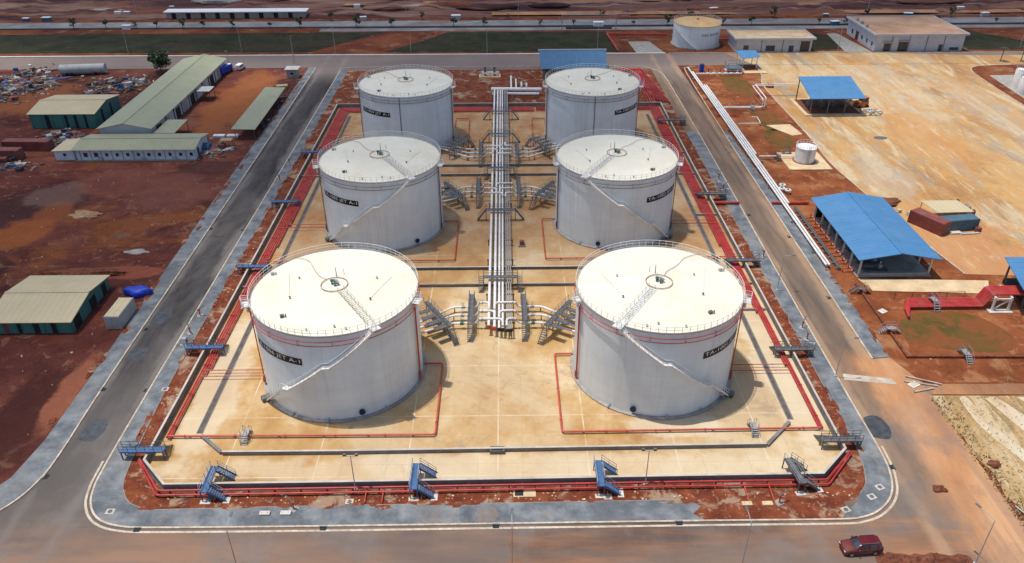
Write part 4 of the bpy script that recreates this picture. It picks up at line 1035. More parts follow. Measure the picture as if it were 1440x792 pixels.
def footbridge(label, x0, x1, y, mat, zt=1.55):
    t = thing('footbridge', label, 'footbridge', ((x0+x1)/2, y, 0), group='steel footbridges over the long bund walls')
    h = (x1-x0)/2
    MB().box(-h,-.5,zt-.2,h,.5,zt).build('deck', mat, t, world=False)
    r = MB()
    for yy in (-.48,.48):
        for z in (.5,1.0): r.bar((-h,yy,zt+z),(h,yy,zt+z),.05)
        for k in range(6): r.bar((-h+2*h*k/5,yy,zt),(-h+2*h*k/5,yy,zt+1.0),.055)
    r.build('guard_rail', M['steel'], t, world=False)
    for x in (-h+.1, h-.1):
        for yy in (-.42,.42): MB().bar((x,yy,-.03),(x,yy,zt-.2),.13).build('post', mat, t, world=False)
    for sx in (-1, 1):
        st = MB(); n = 7
        for k in range(n):
            u = (k+.5)/n; st.box(sx*(h-1.0), .5+1.7*u, zt*(1-u)-.05, sx*h, .5+1.7*u+.22, zt*(1-u))
        for x in (h-1.0, h): st.bar((sx*x,.5,zt-.05),(sx*x,2.4,0),.06,.24); st.bar((sx*x,.5,zt+.95),(sx*x,2.3,.95),.05)
        st.build('step_flight', M['steel'], t, world=False)
    return t
FBW = 'steel footbridge over the west bund wall, '
footbridge('blue '+FBW+'nearest the front corner', -52.2, -46.4, 78.5, M['blue'])
footbridge('blue '+FBW+'beside the shell of tank TA-1006', -51.5, -45.6, 101.9, M['blue'])
footbridge('blue '+FBW+'just behind tank TA-1006', -50.6, -45.0, 127.5, M['blue'])
footbridge('blue '+FBW+'beside the shell of tank TA-1005', -51.2, -45.4, 155.5, M['blue'])
footbridge('blue '+FBW+'farthest back, beside tank TA-1004', -51.0, -45.4, 184, M['blue'])
FBE = 'grey steel footbridge over the east bund wall, '
footbridge(FBE+'nearest the front corner', 43.0, 48.4, 79.2, M['steel'])
footbridge(FBE+'beside tank TA-1001', 42.8, 48.9, 100, M['steel'])
footbridge(FBE+'just behind tank TA-1001', 42.2, 48.4, 128.3, M['steel'])
footbridge(FBE+'beside tank TA-1002', 42.7, 49.2, 157.8, M['steel'])
footbridge(FBE+'near the rear red pipes', 42.2, 49.6, 205.1, M['steel'])
def stepover(name, label, loc, rz=0, L=2.6, zt=.95, mat=None, grp='small step-overs'):
    t = thing(name, label, 'step-over', loc, rz, grp)
    mat = mat or M['galv']
    MB().box(-.45,-L*.22,zt-.08,.45,L*.22,zt).build('deck', mat, t, world=False)
    for d in (-1, 1):
        st = MB(); n = 4
        for k in range(n):
            u = (k+.5)/n; st.box(-.45, d*(L*.22+L*.3*u), zt*(1-u)-.05, .45, d*(L*.22+L*.3*u+.2), zt*(1-u))
        for x in (-.45,.45): st.bar((x,d*L*.22,zt-.04),(x,d*L*.55,0),.06,.18)
        st.build('step_flight', mat, t, world=False)
    for x in (-.45,.45):
        r = MB()
        r.bar((x,-L*.22,zt+.9),(x,L*.22,zt+.9),.05)
        for d in (-1,1): r.bar((x,d*L*.22,zt+.9),(x,d*L*.52,.9),.05); r.bar((x,d*L*.52,.05),(x,d*L*.52,.9),.05); r.bar((x,d*L*.22,zt),(x,d*L*.22,zt+.9),.05)
        r.build('handrail', mat, t, world=False)
    return t
stepover('pipe_stepover', 'small grey step-over across the orange-red main before tank TA-1006', (-36.6,82.2,0))
stepover('pipe_stepover', 'small grey step-over across the orange-red main before tank TA-1001', (34.7,82.6,0))

# ------------------------------------------------------------------ lamp posts
def street_lamp(label, loc, rz=0, h=9.5, arm=1.6):
    t = thing('street_lamp', label, 'street lamp', loc, rz, 'road lamp posts')
    MB().cyl(0,0,-.03,.3,.22,n=10).build('footing', M['white_slab'], t, world=False)
    MB().cyl(0,0,.3,h,.085,.05,10).build('post', M['lamp_grey'], t, world=False)
    a = MB().tube(fillet([(0,0,h-.05),(0,0,h+.25),(arm,0,h+.35)], .3), .035, 6); a.build('arm', M['lamp_grey'], t, world=False)
    MB().obox(arm+.25,0,h+.28,.75,.26,.1).build('lamp_head', M['steel'], t, world=False, bevel=.03)
    return t
street_lamp('grey street lamp across the front road from the pair of white blocks', (-30.2,57.7,0), RAD(90))
street_lamp('grey street lamp across the front road from the open square pit', (.42,57.7,0), RAD(90))
street_lamp('grey street lamp across the front road from the orange-tinted blocks', (26.2,57.7,0), RAD(90))
street_lamp('grey street lamp with a bent arm on the orange dirt, beside the scrub', (54.3,59.6,0), RAD(110), 7.2, 2.0)
for (x, y, lab) in ((49.9,94.6,'grey street lamp on the east gravel apron near the white slab'),(48.4,119.6,'grey street lamp on the east gravel apron beside tank TA-1001'),(49.2,167.6,'grey street lamp on the east gravel apron beside tank TA-1002')):
    street_lamp(lab, (x+.9,y,0), 0, 7.0, 1.4)
for (x, y, lab) in ((-53.2,90,'grey street lamp on the west inner apron near the square manhole'),(-53.2,118,'grey street lamp on the west inner apron level with the rear of tank TA-1006'),(-53.2,146,'grey street lamp on the west inner apron level with tank TA-1005'),(-53.2,192,'grey street lamp on the west inner apron level with tank TA-1004')):
    street_lamp(lab, (x,y,.1), RAD(180), 6.5, 1.2) if 0 else None
def flood_pole(label, loc):
    t = thing('flood_light', label, 'flood light', loc, 0, 'flood lights at the front wall')
    MB().cyl(0,0,-.03,.25,.3,n=10).build('footing', M['white_slab'], t, world=False)
    MB().cyl(0,0,.25,6.1,.075,.055,10).build('post', M['lamp_grey'], t, world=False)
    MB().bar((-.9,0,6.1),(.9,0,6.1),.07).build('cross_arm', M['lamp_grey'], t, world=False)
    for x in (-.75,.75): MB().obox(x,.1,6.05,.42,.3,.3).build('lamp_head', M['steel'], t, world=False, bevel=.03)
    return t
f0 = flood_pole('T-shaped flood light outside the front wall, below tank TA-1006', (-19.7,72.15,0))
dup(f0, (17.9,72.55,0), 0, 'T-shaped flood light outside the front wall, below tank TA-1001')

# ------------------------------------------------------------------ covers, drains, blocks and hydrants
def cover(label, x, y, z=.115, s=.7, rz=0, grp='square manhole covers'):
    t = thing('manhole_cover', label, 'manhole cover', (x, y, z), rz, grp)
    MB().obox(0,0,-.12,s*1.5,s*1.25,.15).build('surround', M['wall_conc'], t, world=False)
    MB().cyl(0,0,.03,.05,s*.42,n=18).build('lid', M['steel'], t, world=False)
for x, y, z, lab in ((-50.0,69.0,.1,'pale square manhole at the rounded west corner of the apron'),(-51.9,93.0,.1,'pale square manhole on the west inner apron beside tank TA-1006'),(-20.2,70.3,0,'pale square manhole in the red strip below tank TA-1006'),(12.8,70.6,0,'pale square manhole at the foot of the blue steps east of the rack'),
                     (46.5,70.1,.1,'pale square manhole on the east corner apron, the nearer of two'),(48.2,71.7,.1,'pale square manhole on the east corner apron, the farther of two'),(42.4,68.0,.1,'grated pale manhole at the kerb near the red car')):
    cover(lab, x, y, z, .7, RAD(20 if x > 42 else 0))
t = thing('square_pit', 'open square pit with a pale rim in the front red strip', 'pit', (2.0, 71.6, 0))
MB().box(.7,70.7,-.03,3.6,72.0,.12).build('rim', M['pale_slab'], t)
MB().box(.9,70.85,.12,2.0,71.85,.124).build('opening', M['dark'], t)
def inlet(label, x, y, rz):
    t = thing('drain_inlet', label, 'drain', (x, y, 0), rz, 'dark drain inlets along the kerbs')
    MB().obox(0,0,.004,.8,.45,.02).build('grate', M['dark'], t, world=False)
    MB().obox(0,.32,.004,.95,.16,.17).build('inlet_hood', M['steel'], t, world=False)
for x, y, rz, lab in ((-60.95,75.2,90,'black drain inlet at the start of the western kerb'),(-61.2,93.2,90,'black drain inlet on the western kerb, between two damp patches'),(-60.95,109.1,90,'black drain inlet on the western kerb, beside the grey container'),(-61.5,145.6,90,'black drain inlet on the western kerb, level with tank TA-1005'),(-54.85,92.9,-90,'black drain inlet on the kerb opposite the west square manhole'),(-54.9,145,-90,'black drain inlet on the inner west kerb, level with tank TA-1005'),
                    (-45.5,66.0,0,'black drain inlet at the west end of the front kerb'),(-22.7,65.9,0,'black drain inlet on the front kerb below tank TA-1006'),(-1.5,65.95,0,'black drain inlet on the front kerb opposite the square pit'),(21.1,66.1,0,'black drain inlet on the front kerb below tank TA-1001'),(51.3,75.3,-90,'black drain inlet on the curving east kerb'),(52.3,150,-90,'black drain inlet on the east kerb, level with tank TA-1002'),(57.9,117,90,'black drain inlet on the outer east kerb beside the stepped wall'),(58.0,140,90,'black drain inlet on the outer east kerb beside the big blue shed')):
    inlet(lab, x, y, RAD(rz))
for k, (x, y, m_, lab) in enumerate(((-30.4,68.3,'white_slab','white concrete block on the front apron, the western of the pair'),(-27.8,68.3,'white_slab','white concrete block on the front apron, the eastern of the pair'),(30.2,69.0,'pale_slab','orange-tinted block in the east front strip, the western of its pair'),(32.8,69.0,'pale_slab','orange-tinted block in the east front strip, the eastern of its pair'))):
    t = thing('concrete_block', lab, 'block', (x, y, .1), 0, 'low blocks near the front kerb')
    MB().box(-.65,-.32,-.12,.65,.32,.28).build('block_body', M[m_], t, world=False, bevel=.03)
    MB().bar((-.35,0,.28),(-.35,0,.36),.06).bar((.35,0,.28),(.35,0,.36),.06).build('lifting_eye', M['steel'], t, world=False)
def monitor(label, x, y, z=.1, s=1.0):
    t = thing('fire_monitor', label, 'fire monitor', (x, y, z), random.uniform(0,6), 'fire monitors and hydrants on the aprons')
    MB().obox(0,0,-.12,1.0*s,.9*s,.2).build('plinth', M['concrete'], t, world=False)
    MB().cyl(0,0,.08,1.1*s,.1*s,n=10).cyl(0,0,1.1*s,1.3*s,.2*s,n=10).build('standpipe', M['redlead'], t, world=False, smooth=True)
    MB().tube([(-.3*s,0,1.3*s),(.25*s,0,1.45*s),(1.0*s,0,1.9*s)], .09*s, 8).build('nozzle', M['steel'], t, world=False, smooth=True)
for x, y, lab in ((49.6,104.3,'red fire monitor by the east kerb, beside tank TA-1001'),(49.9,107.6,'second fire monitor by the east kerb, just beyond the first'),(50.2,131.7,'fire monitor by the east kerb, behind tank TA-1001'),(49.8,162.5,'fire monitor among fittings beside tank TA-1002'),(50.2,168.6,'fire monitor farther along, beside the rear half of tank TA-1002'),
                  (-53.0,107.6,'fire monitor on the west apron beside the blue footbridge'),(-53.1,112.9,'fire monitor on the west apron beyond the blue footbridge'),(-53.0,169.5,'fire monitor on the west apron behind tank TA-1005'),(-53.0,179.3,'fire monitor on the west apron, the farthest back'),(-27.0,69.1,'thin black monitor beside the eastern white block'),(34.4,69.3,'thin dark monitor beside the eastern orange block')):
    monitor(lab, x, y, .1 if abs(x) > 45 else 0.05)
def cabinet(label, x, y):
    t = thing('valve_cabinet', label, 'cabinet', (x, y, .1), 0, 'small cabinets on the aprons')
    MB().obox(0,0,-.12,1.3,.9,.2).build('plinth', M['white_slab'], t, world=False)
    MB().obox(0,0,.08,1.0,.6,1.2).build('cabinet_body', M['galv'], t, world=False, bevel=.03)
    MB().obox(0,-.31,.15,.8,.03,1.05).build('door', M['white'], t, world=False)
for x, y, lab in ((50.2,160.6,'small grey cabinet near the kerb beside tank TA-1002'),(49.2,164.4,'grey cabinet close to the soil strip beside tank TA-1002'),(-52.9,104.6,'grey cabinet at the road end of the blue footbridge'),(49.3,101.6,'grey cabinet at the road end of the footbridge beside tank TA-1001')):
    cabinet(lab, x, y)

# ------------------------------------------------------------------ white pipes along the east road
for k in range(4):
    x = 60.9 + .62*k; y0 = [127.3,127.3,154,182][k]; y1 = [257,252,238,238][k]
    lab = ['white roadside pipe nearest the east road, running its full length','second white roadside pipe, reaching down to the shed front','third white roadside pipe, ending at the cluster of white valves','fourth white roadside pipe, the shortest of the four'][k]
    t = thing('roadside_pipe', lab, 'pipe', (x, y0, 0), group='white pipes beside the east road')
    pr = MB().tube([(x,y0,.75),(x,y1,.75)], .22, 10)
    for y in range(int(y0)+5, int(y1), 12): pr.tube([(x,y-.07,.75),(x,y+.07,.75)], .31, 10)
    pr.build('pipe_run', M['white'], t, True)
    for y in range(int(y0)+2, int(y1), 9):
        MB().box(x-.2,y-.15,-.03,x+.2,y+.15,.55).build('pipe_saddle', M['concrete'], t)
for y, lab in ((133,'lowest of the dark stands'),(146,'dark stand beside the shed'),(163,'dark stand by the white valve cluster'),(178,'dark stand beside the small round tank'),(190,'dark stand level with the concrete pad'),(200,'dark stand beyond the concrete pad'),(212,'dark stand at the red crossing pipe'),(226,'dark stand near the top of the pipes'),(245,'dark stand at the far bend')):
    t = thing('roadside_stand', lab+' under the white roadside pipes', 'pipe support', (62, y, 0), group='dark stands under the roadside pipes')
    MB().box(60.2,y-.1,.35,63.4,y+.1,.5).build('cross_beam', M['steel'], t)
    for x in (60.3,63.3): MB().box(x-.1,y-.09,-.03,x+.1,y+.09,.35).build('post', M['steel'], t)
def side_pipe(label, pts, r=.2):
    return pipe('side_pipe', label, pts, r, M['white'], 'white side pipes into the yard', None, .6)
side_pipe('white side pipe to the loading canopy, rising over the kerb', [(63,217.2,.9),(75,217.2,.9),(75,217.2,3.4),(75.4,230,3.4),(88,230,3.4)], .16)
side_pipe('second white side pipe beside the one that rises to the canopy', [(63,216.5,.9),(74,216.5,.9),(74,216.5,3.2),(74.4,229.3,3.2),(88,229.3,3.2)], .12)
side_pipe('white side pipe to the small round tank', [(63,180.4,.9),(72,180.4,.9)], .17)
side_pipe('pale looped side pipe above the concrete pad', [(64,203.8,.8),(70,203.8,.8),(70.5,209,.8),(69,209,.8)], .12)
side_pipe('white side pipe at the far bend, with valves along it', [(62,249.8,.8),(77,249.8,.8)], .2)
for k, (x, y, lab) in enumerate(((62.9,161.6,'near'),(64.0,160.6,'middle'),(63.6,163.4,'far'))):
    t = thing('valve_group', 'white valve assembly at the roadside pipes, the %s one of its cluster' % lab, 'valve', (x, y, 0), group='white valves at the roadside pipes')
    MB().tube(ringpts(x, y, .55, .9, 14), .2, 8, True).build('valve_body', M['white'], t, True)
    MB().cyl(x,y,-.03,1.6,.14,n=8).build('stem', M['galv'], t)
for k in range(6):
    x = 66+1.9*k
    t = thing('inline_valve', 'white inline valve on the far side pipe, %s from the road' % ['first','second','third','fourth','fifth','sixth'][k], 'valve', (x, 249.8, 0), group='inline valves on the far side pipe')
    MB().tube([(x-.4,249.8,.8),(x+.4,249.8,.8)], .4, 10).build('valve_body', M['white'], t, True)
    MB().cyl(x,249.8,.8,1.9 if k % 2 else 2.4,.16,n=8).build('stem', M['white'] if k % 2 else M['steel'], t)
t = thing('blue_drum', 'upright dark blue drum at the far bend of the white pipes', 'drum', (64.9, 254.5, 0))
MB().cyl(64.9,254.5,-.03,2.4,.75,n=16).build('drum_body', M['tarp'], t, True); MB().cyl(64.9,254.5,2.4,2.5,.78,n=16).build('lid', M['navy'], t)
# ------------------------------------------------------------------ buildings
def gable(t, x0, y0, x1, y1, ze, zr_, along, roofmat, over=.5, th=.12, name='roof', trim=None):
    """pitched roof as one part; along = direction of the ridge"""
    b = MB(); x0 -= over; x1 += over; y0 -= over; y1 += over
    if along == 'X':
        ym = (y0+y1)/2
        for ya, yb, s in ((y0, ym, 1), (y1, ym, -1)):
            za, zb = ze, zr_
            v = [(x0,ya,za),(x1,ya,za),(x1,yb,zb),(x0,yb,zb)]
            b.add(v + [(p,q,r+th) for p,q,r in v], [(0,1,2,3)[::-1 if s > 0 else 1],(4,5,6,7)[::1 if s > 0 else -1],(0,1,5,4),(1,2,6,5),(2,3,7,6),(3,0,4,7)])
        b.bar((x0,ym,zr_+th+.03),(x1,ym,zr_+th+.03),.5,.06)
    else:
        xm = (x0+x1)/2
        for xa, xb, s in ((x0, xm, -1), (x1, xm, 1)):
            v = [(xa,y0,ze),(xa,y1,ze),(xb,y1,zr_),(xb,y0,zr_)]
            b.add(v + [(p,q,r+th) for p,q,r in v], [(0,1,2,3)[::-1 if s > 0 else 1],(4,5,6,7)[::1 if s > 0 else -1],(0,1,5,4),(1,2,6,5),(2,3,7,6),(3,0,4,7)])
        b.bar((xm,y0,zr_+th+.03),(xm,y1,zr_+th+.03),.5,.06)
    return b.build(name, roofmat, t)
def window(t, x, y, z, w, h, face='S', frame=None, name='window', blind=False):
    """a framed pane, proud of the wall; face S looks to -Y, E to +X, W to -X"""
    f = MB(); g = MB(); e = .1
    if face == 'S':
        for a in ((x-w/2,z,x+w/2,z+e),(x-w/2,z+h-e,x+w/2,z+h),(x-w/2,z+e,x-w/2+e,z+h-e),(x+w/2-e,z+e,x+w/2,z+h-e)): f.box(a[0],y-.1,a[1],a[2],y+.0-.004,a[3])
        g.box(x-w/2+e,y-.05,z+e,x+w/2-e,y-.006,z+h-e)
    else:
        s = 1 if face == 'E' else -1
        for a in ((y-w/2,z,y+w/2,z+e),(y-w/2,z+h-e,y+w/2,z+h),(y-w/2,z+e,y-w/2+e,z+h-e),(y+w/2-e,z+e,y+w/2,z+h-e)): f.box(x+s*.004,a[0],a[1],x+s*.1,a[2],a[3])
        g.box(x+s*.006,y-w/2+e,z+e,x+s*.05,y+w/2-e,z+h-e)
    o = f.build(name, frame or M['white'], t)
    g.build('pane', M['glass'], o); return o
def pentagon_gable(b, x, y0, y1, ze, zr_, th=.15):
    ym = (y0+y1)/2
    b.add([(x,y0,-.04),(x,y1,-.04),(x,y1,ze),(x,ym,zr_),(x,y0,ze),(x+th,y0,-.04),(x+th,y1,-.04),(x+th,y1,ze),(x+th,ym,zr_),(x+th,y0,ze)], [(0,4,3,2,1),(5,6,7,8,9),(0,1,6,5),(1,2,7,6),(2,3,8,7),(3,4,9,8),(4,0,5,9)])
def house_walls(t, x0, y0, x1, y1, ze, zr_, along, mat, inset=0, name='wall'):
    b = MB()
    if along == 'X':
        b.box(x0,y0,-.04,x1,y0+.15,ze).box(x0,y1-.15,-.04,x1,y1,ze)
        pentagon_gable(b, x0, y0+.151, y1-.151, ze, zr_); pentagon_gable(b, x1-.15, y0+.151, y1-.151, ze, zr_)
    else:
        b.box(x0,y0,-.04,x0+.15,y1,ze).box(x1-.15,y0,-.04,x1,y1,ze)
        xm = (x0+x1)/2
        for y in (y0, y1-.15):
            b.add([(x0+.151,y,-.04),(x1-.151,y,-.04),(x1-.151,y,ze),(xm,y,zr_),(x0+.151,y,ze),(x0+.151,y+.15,-.04),(x1-.151,y+.15,-.04),(x1-.151,y+.15,ze),(xm,y+.15,zr_),(x0+.151,y+.15,ze)],
                  [(0,1,2,3,4),(9,8,7,6,5),(1,0,5,6),(2,1,6,7),(3,2,7,8),(4,3,8,9),(0,4,9,5)])
    return b.build(name, mat, t)

# olive-roofed workshop, running away from the camera
t = thing('long_shed', 'long workshop with an olive pitched roof behind the white cabin office', 'shed', (-98.5, 194, 0))
house_walls(t, -105.2, 194.6, -92.2, 258.5, 4.0, 5.4, 'Y', M['plaster'])
gable(t, -105.2, 194.6, -92.2, 258.5, 4.0, 5.45, 'Y', M['olive_roof'], .7)
for k, y in enumerate((200,206,214,220,226,236,244,251)):
    o = MB().box(-92.19, y-1.6, 0, -92.1, y+1.6, 3.0).build('roller_door', M['concrete'] if k % 2 else M['dark'], t)
for y in range(199, 258, 6): MB().box(-92.19,y-.1,0,-91.95,y+.1,3.9).build('wall_post', M['steel'], t)
t = thing('shed_porch', 'small flat porch roof on the yard side of the long olive workshop', 'porch', (-89.5, 230, 0))
MB().box(-91.4,227.6,3.0,-87.5,232.4,3.15).build('porch_roof', M['cont_grey'], t)
for x, y in ((-87.7,227.8),(-87.7,232.2)): MB().bar((x,y,-.04),(x,y,3.0),.14).build('post', M['steel'], t)
t = thing('cabin_office', 'long white prefabricated office with an olive roof and a row of small windows', 'office', (-91.5, 183, 0))
house_walls(t, -106.5, 182.9, -77.2, 192.6, 2.95, 3.75, 'X', M['office_wall'])
gable(t, -106.5, 182.9, -77.2, 192.6, 2.95, 3.85, 'X', M['olive_roof_across'], .6)
for k in range(11):
    x = -104.6+2.62*k
    window(t, x+.4, 182.9, 1.0, 1.0, 1.1, 'S', M['steel'] if k in (0,1) else M['white'])
    MB().box(x-.95,182.79,.02,x-.88,182.896,2.9).build('panel_joint', M['steel'], t)
window(t, -77.2, 185.5, .1, 1.1, 2.2, 'E', M['steel'], 'door'); window(t, -77.2, 189.5, 1.0, 1.2, 1.1, 'E')
MB().box(-106.7,182.3,-.04,-77,182.898,.18).build('plinth', M['concrete'], t)
MB().bar((-107.1,182.22,2.93),(-76.6,182.22,2.93),.16,.14).build('gutter', M['cont_grey'], t)
for x in (-106.9,-92,-76.9): MB().bar((x,182.5,.18),(x,182.5,2.9),.1).build('downpipe', M['cont_grey'], t)
for x in (-100.6,-90.1,-82.3): MB().box(x-.45,182.4,.25,x+.45,182.79,.95).build('air_conditioner', M['cont_grey'], t)
t = thing('office_annex', 'cream-roofed lean-to at the end of the white cabin office', 'lean-to', (-109.3, 184, 0))
MB().box(-112,183.2,-.04,-107.2,190.5,2.5).build('wall', M['office_wall'], t)
MB().add([(-112.4,182.7,2.52),(-107.1,182.7,2.7),(-107.1,191,2.7),(-112.4,191,2.52),(-112.4,182.7,2.64),(-107.1,182.7,2.82),(-107.1,191,2.82),(-112.4,191,2.64)], [(0,3,2,1),(4,5,6,7),(0,1,5,4),(1,2,6,5),(2,3,7,6),(3,0,4,7)]).build('roof', M['beige_roof'], t)
window(t, -109.5, 183.2, 1.0, 1.0, 1.0)
t = thing('link_roof', 'small olive link roof joining the workshop to the white cabin office', 'canopy', (-88.7, 197, 0))
MB().box(-91.0,193.4,3.0,-85.6,203.5,3.14).build('roof', M['olive_roof'], t)
for x, y in ((-90.7,203.2),(-85.9,203.2),(-85.9,193.8)): MB().bar((x,y,-.04),(x,y,3.0),.14).build('post', M['steel'], t)

def teal_shed(label, x0, y0, x1, y1, ze, zr_, slots_s, slots_e):
    t = thing('teal_shed', label, 'shed', ((x0+x1)/2, y0, 0))
    house_walls(t, x0, y0, x1, y1, ze, zr_, 'X', M['green_wall'])
    gable(t, x0, y0, x1, y1, ze, zr_+.08, 'X', M['beige_roof'], .45)
    for a, b_, m_ in slots_s: MB().box(a,y0-.06,0,b_,y0-.004,ze-.25).build('opening', m_, t)
    for a, b_, m_ in slots_e: MB().box(x1+.004,a,0,x1+.06,b_,ze-.25).build('opening', m_, t)
    for x in [x0+.1+(x1-x0-.2)*k/6 for k in range(7)]: MB().box(x-.08,y0-.12,-.04,x+.08,y0-.005,ze-.02).build('wall_post', M['green_wall'], t)
    return t
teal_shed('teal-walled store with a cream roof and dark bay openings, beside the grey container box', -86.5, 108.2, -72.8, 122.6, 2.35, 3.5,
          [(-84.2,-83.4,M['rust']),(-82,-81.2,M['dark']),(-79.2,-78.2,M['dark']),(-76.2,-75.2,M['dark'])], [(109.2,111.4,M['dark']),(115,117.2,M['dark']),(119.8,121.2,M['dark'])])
teal_shed('teal-walled store with a cream roof by the scrap heaps, west of the olive workshop', -129.4, 206.0, -111.8, 221.8, 4.0, 5.2,
          [(-125.4,-124.2,M['dark']),(-120,-119.3,M['dark']),(-117.4,-116.7,M['dark']),(-114.9,-114.1,M['dark'])], [(210,211,M['dark']),(215.5,216.5,M['dark'])])
t = thing('carport', 'narrow olive-roofed open carport beside the west road', 'carport', (-68.7, 213, 0))
MB().add([(-71.8,196,3.0),(-65.5,196,2.85),(-65.9,231.4,2.85),(-71.9,231.4,3.0),(-71.8,196,3.12),(-65.5,196,2.97),(-65.9,231.4,2.97),(-71.9,231.4,3.12)], [(0,3,2,1),(4,5,6,7),(0,1,5,4),(1,2,6,5),(2,3,7,6),(3,0,4,7)]).build('roof', M['olive_roof'], t)
for y in (197,205.5,214,222.5,230.5):
    for x in (-71.3,-66.2): MB().bar((x,y,-.04),(x,y,2.88),.14).build('post', M['steel'], t)
for k in range(6):
    y = 199.5+5.3*k
    tt = thing('parked_motorbike', 'dark motorbike parked under the olive carport, %s from its near end' % ['first','second','third','fourth','fifth','sixth'][k], 'motorbike', (-66.0, y, 0), RAD(8), 'motorbikes under the carport')
    for xx in (-.62,.62):
        MB().tube([(xx+.3*math.cos(2*PI*q/14),0,.3+.3*math.sin(2*PI*q/14)) for q in range(14)], .06, 6, True).build('wheel', M['rubber'], tt, world=False, smooth=True)
    MB().obox(0,0,.35,.8,.24,.35).obox(.25,0,.68,.5,.22,.16).build('body', [M['rust'],M['blue'],M['cont_grey']][k % 3], tt, world=False, bevel=.05)
    MB().obox(-.3,0,.72,.7,.26,.12).build('seat', M['rubber'], tt, world=False, bevel=.04)
    MB().bar((.55,0,.5),(.4,0,1.0),.06).bar((.4,-.35,1.02),(.4,.35,1.02),.05).build('handlebar', M['steel'], tt, world=False)

def container(label, cx, cy, rz, L, W, H, mat, loc_z=0, group='steel containers', topm=None):
    t = thing('container', label, 'container', (cx, cy, loc_z), rz, group)
    b = MB().box(-L/2,-W/2,.0,L/2,W/2,H)
    n = int(L/.45); r = b
    for k in range(n):
        x = -L/2+.3+(L-.6)*k/(n-1)
        r.box(x-.09,-W/2-.045,.15,x+.09,-W/2-.003,H-.12).box(x-.09,W/2+.003,.15,x+.09,W/2+.045,H-.12)
    f = b
    for x in (-L/2,L/2):
        for y in (-W/2,W/2): f.box(x-.06,y-.06,-.03,x+.06,y+.06,H+.03)
    b.build('body', mat, t, world=False)
    MB().box(-L/2+.08,-W/2+.08,H+.004,L/2-.08,W/2-.08,H+.03).build('container_top', topm or mat, t, world=False)
    d = MB().box(L/2+.005,-W/2+.1,.12,L/2+.05,-.03,H-.1).box(L/2+.005,.03,.12,L/2+.05,W/2-.1,H-.1)
    d = d.build('door', mat, t, world=False)
    g = MB()
    for y in (-.75,-.25,.25,.75): g.bar((L/2+.09,y,.15),(L/2+.09,y,H-.15),.05)
    g.build('lock_rod', M['galv'], d, world=False)
    return t
container('grey site container at the edge of the west gravel apron', -66.3, 112.2, RAD(-91), 5.9, 2.5, 2.55, M['cont_grey'], topm=M['beige_roof'])
container('rust-red container at the yard kerb, beside the blue one', 88.0, 143.6, RAD(-60), 7.6, 2.7, 2.75, M['rust'])
container('blue container with a jumble of red gear at its end, in the sandy yard', 93.4, 143.1, RAD(8), 8.2, 2.6, 2.5, M['cont_blue'])
container('rust-red container lying nearest the cabin office lean-to', -122.5, 190.6, RAD(-2), 12.0, 2.5, 2.55, M['rust'])
container('short rust-red container in front of the longer one by the lean-to', -124.8, 184.6, RAD(-2), 7.5, 2.5, 2.6, M['rust'])
t = thing('sheet_roof', 'cream sheet roof spanning the two containers in the sandy yard', 'roof', (93.6, 147.5, 0))
MB().add([(88.7,150.2,2.95),(89.9,144.6,2.85),(97.8,145.2,2.72),(96.9,150.6,2.8),(88.7,150.2,3.03),(89.9,144.6,2.93),(97.8,145.2,2.8),(96.9,150.6,2.88)], [(0,3,2,1),(4,5,6,7),(0,1,5,4),(1,2,6,5),(2,3,7,6),(3,0,4,7)]).build('sheet', M['beige_roof'], t)
for x, y in ((89.0,149.9),(96.7,150.3),(97.5,145.4),(90.1,144.9)): MB().bar((x,y,-.02),(x,y,2.7),.12).build('post', M['wood'], t)
for k, (x, y, s, m_) in enumerate(((97.2,151.6,1.1,'dark'),(98.6,150.4,1.0,'concrete'),(99.0,148.4,.9,'rust'))):
    t = thing('tarp_bundle', ['dark tarpaulin bundle behind the cream sheet roof','pale bundle beside the dark tarpaulin','rust-coloured bundle at the corner of the sheet roof'][k], 'bundle', (x, y, 0), 0, 'bundles behind the sheet roof')
    b = bmesh.new(); bmesh.ops.create_icosphere(b, subdivisions=3, radius=1.0)
    for v in b.verts:
        q = 1+.28*math.sin(5*v.co.x+3*k)*math.cos(4*v.co.y+k)
        v.co = Vector((v.co.x*1.3*s*q, v.co.y*s*q, max(-.05, (v.co.z+.6)*1.25*s*q)))
    me = bpy.data.meshes.new('cover'); b.to_mesh(me); b.free(); me.materials.append(M[m_]); me.shade_smooth()
    o = bpy.data.objects.new('cover', me); COL.objects.link(o); o.parent = t
    MB().tube([(-1.2*s,-.6*s,.5),(0,-.8*s,1.9*s),(1.2*s,-.5*s,.4)], .04, 5).build('rope', M['wood'], t, world=False)
for k, (x, y, sx, sy, h, rz, m_, lab) in enumerate(((92.3,140.9,2.6,1.0,.35,.1,'white_slab','pale board stack on the ground before the blue container'),(95.2,140.6,4.2,.5,.25,.1,'cont_grey','long grey plank stack before the blue container'),(97.4,141.8,1.2,1.0,.9,.3,'rust','rusty crate at the end of the blue container'),(86.6,149.3,1.0,.8,.8,.4,'beige_roof','cream crate by the yard kerb before the rust-red container'),(85.0,150.8,.9,.9,.7,.1,'beige_roof','small cream crate straddling the yard kerb'))):
    t = thing('stacked_boards' if k < 2 else 'crate', lab, 'stack' if k < 2 else 'crate', (x, y, 0), rz)
    for q in range(3):
        MB().obox(.05*q,0,.02+h/3*q,sx-.1*q,sy,h/3-.02).build('board' if k < 2 else 'crate_panel', M[m_], t, world=False)

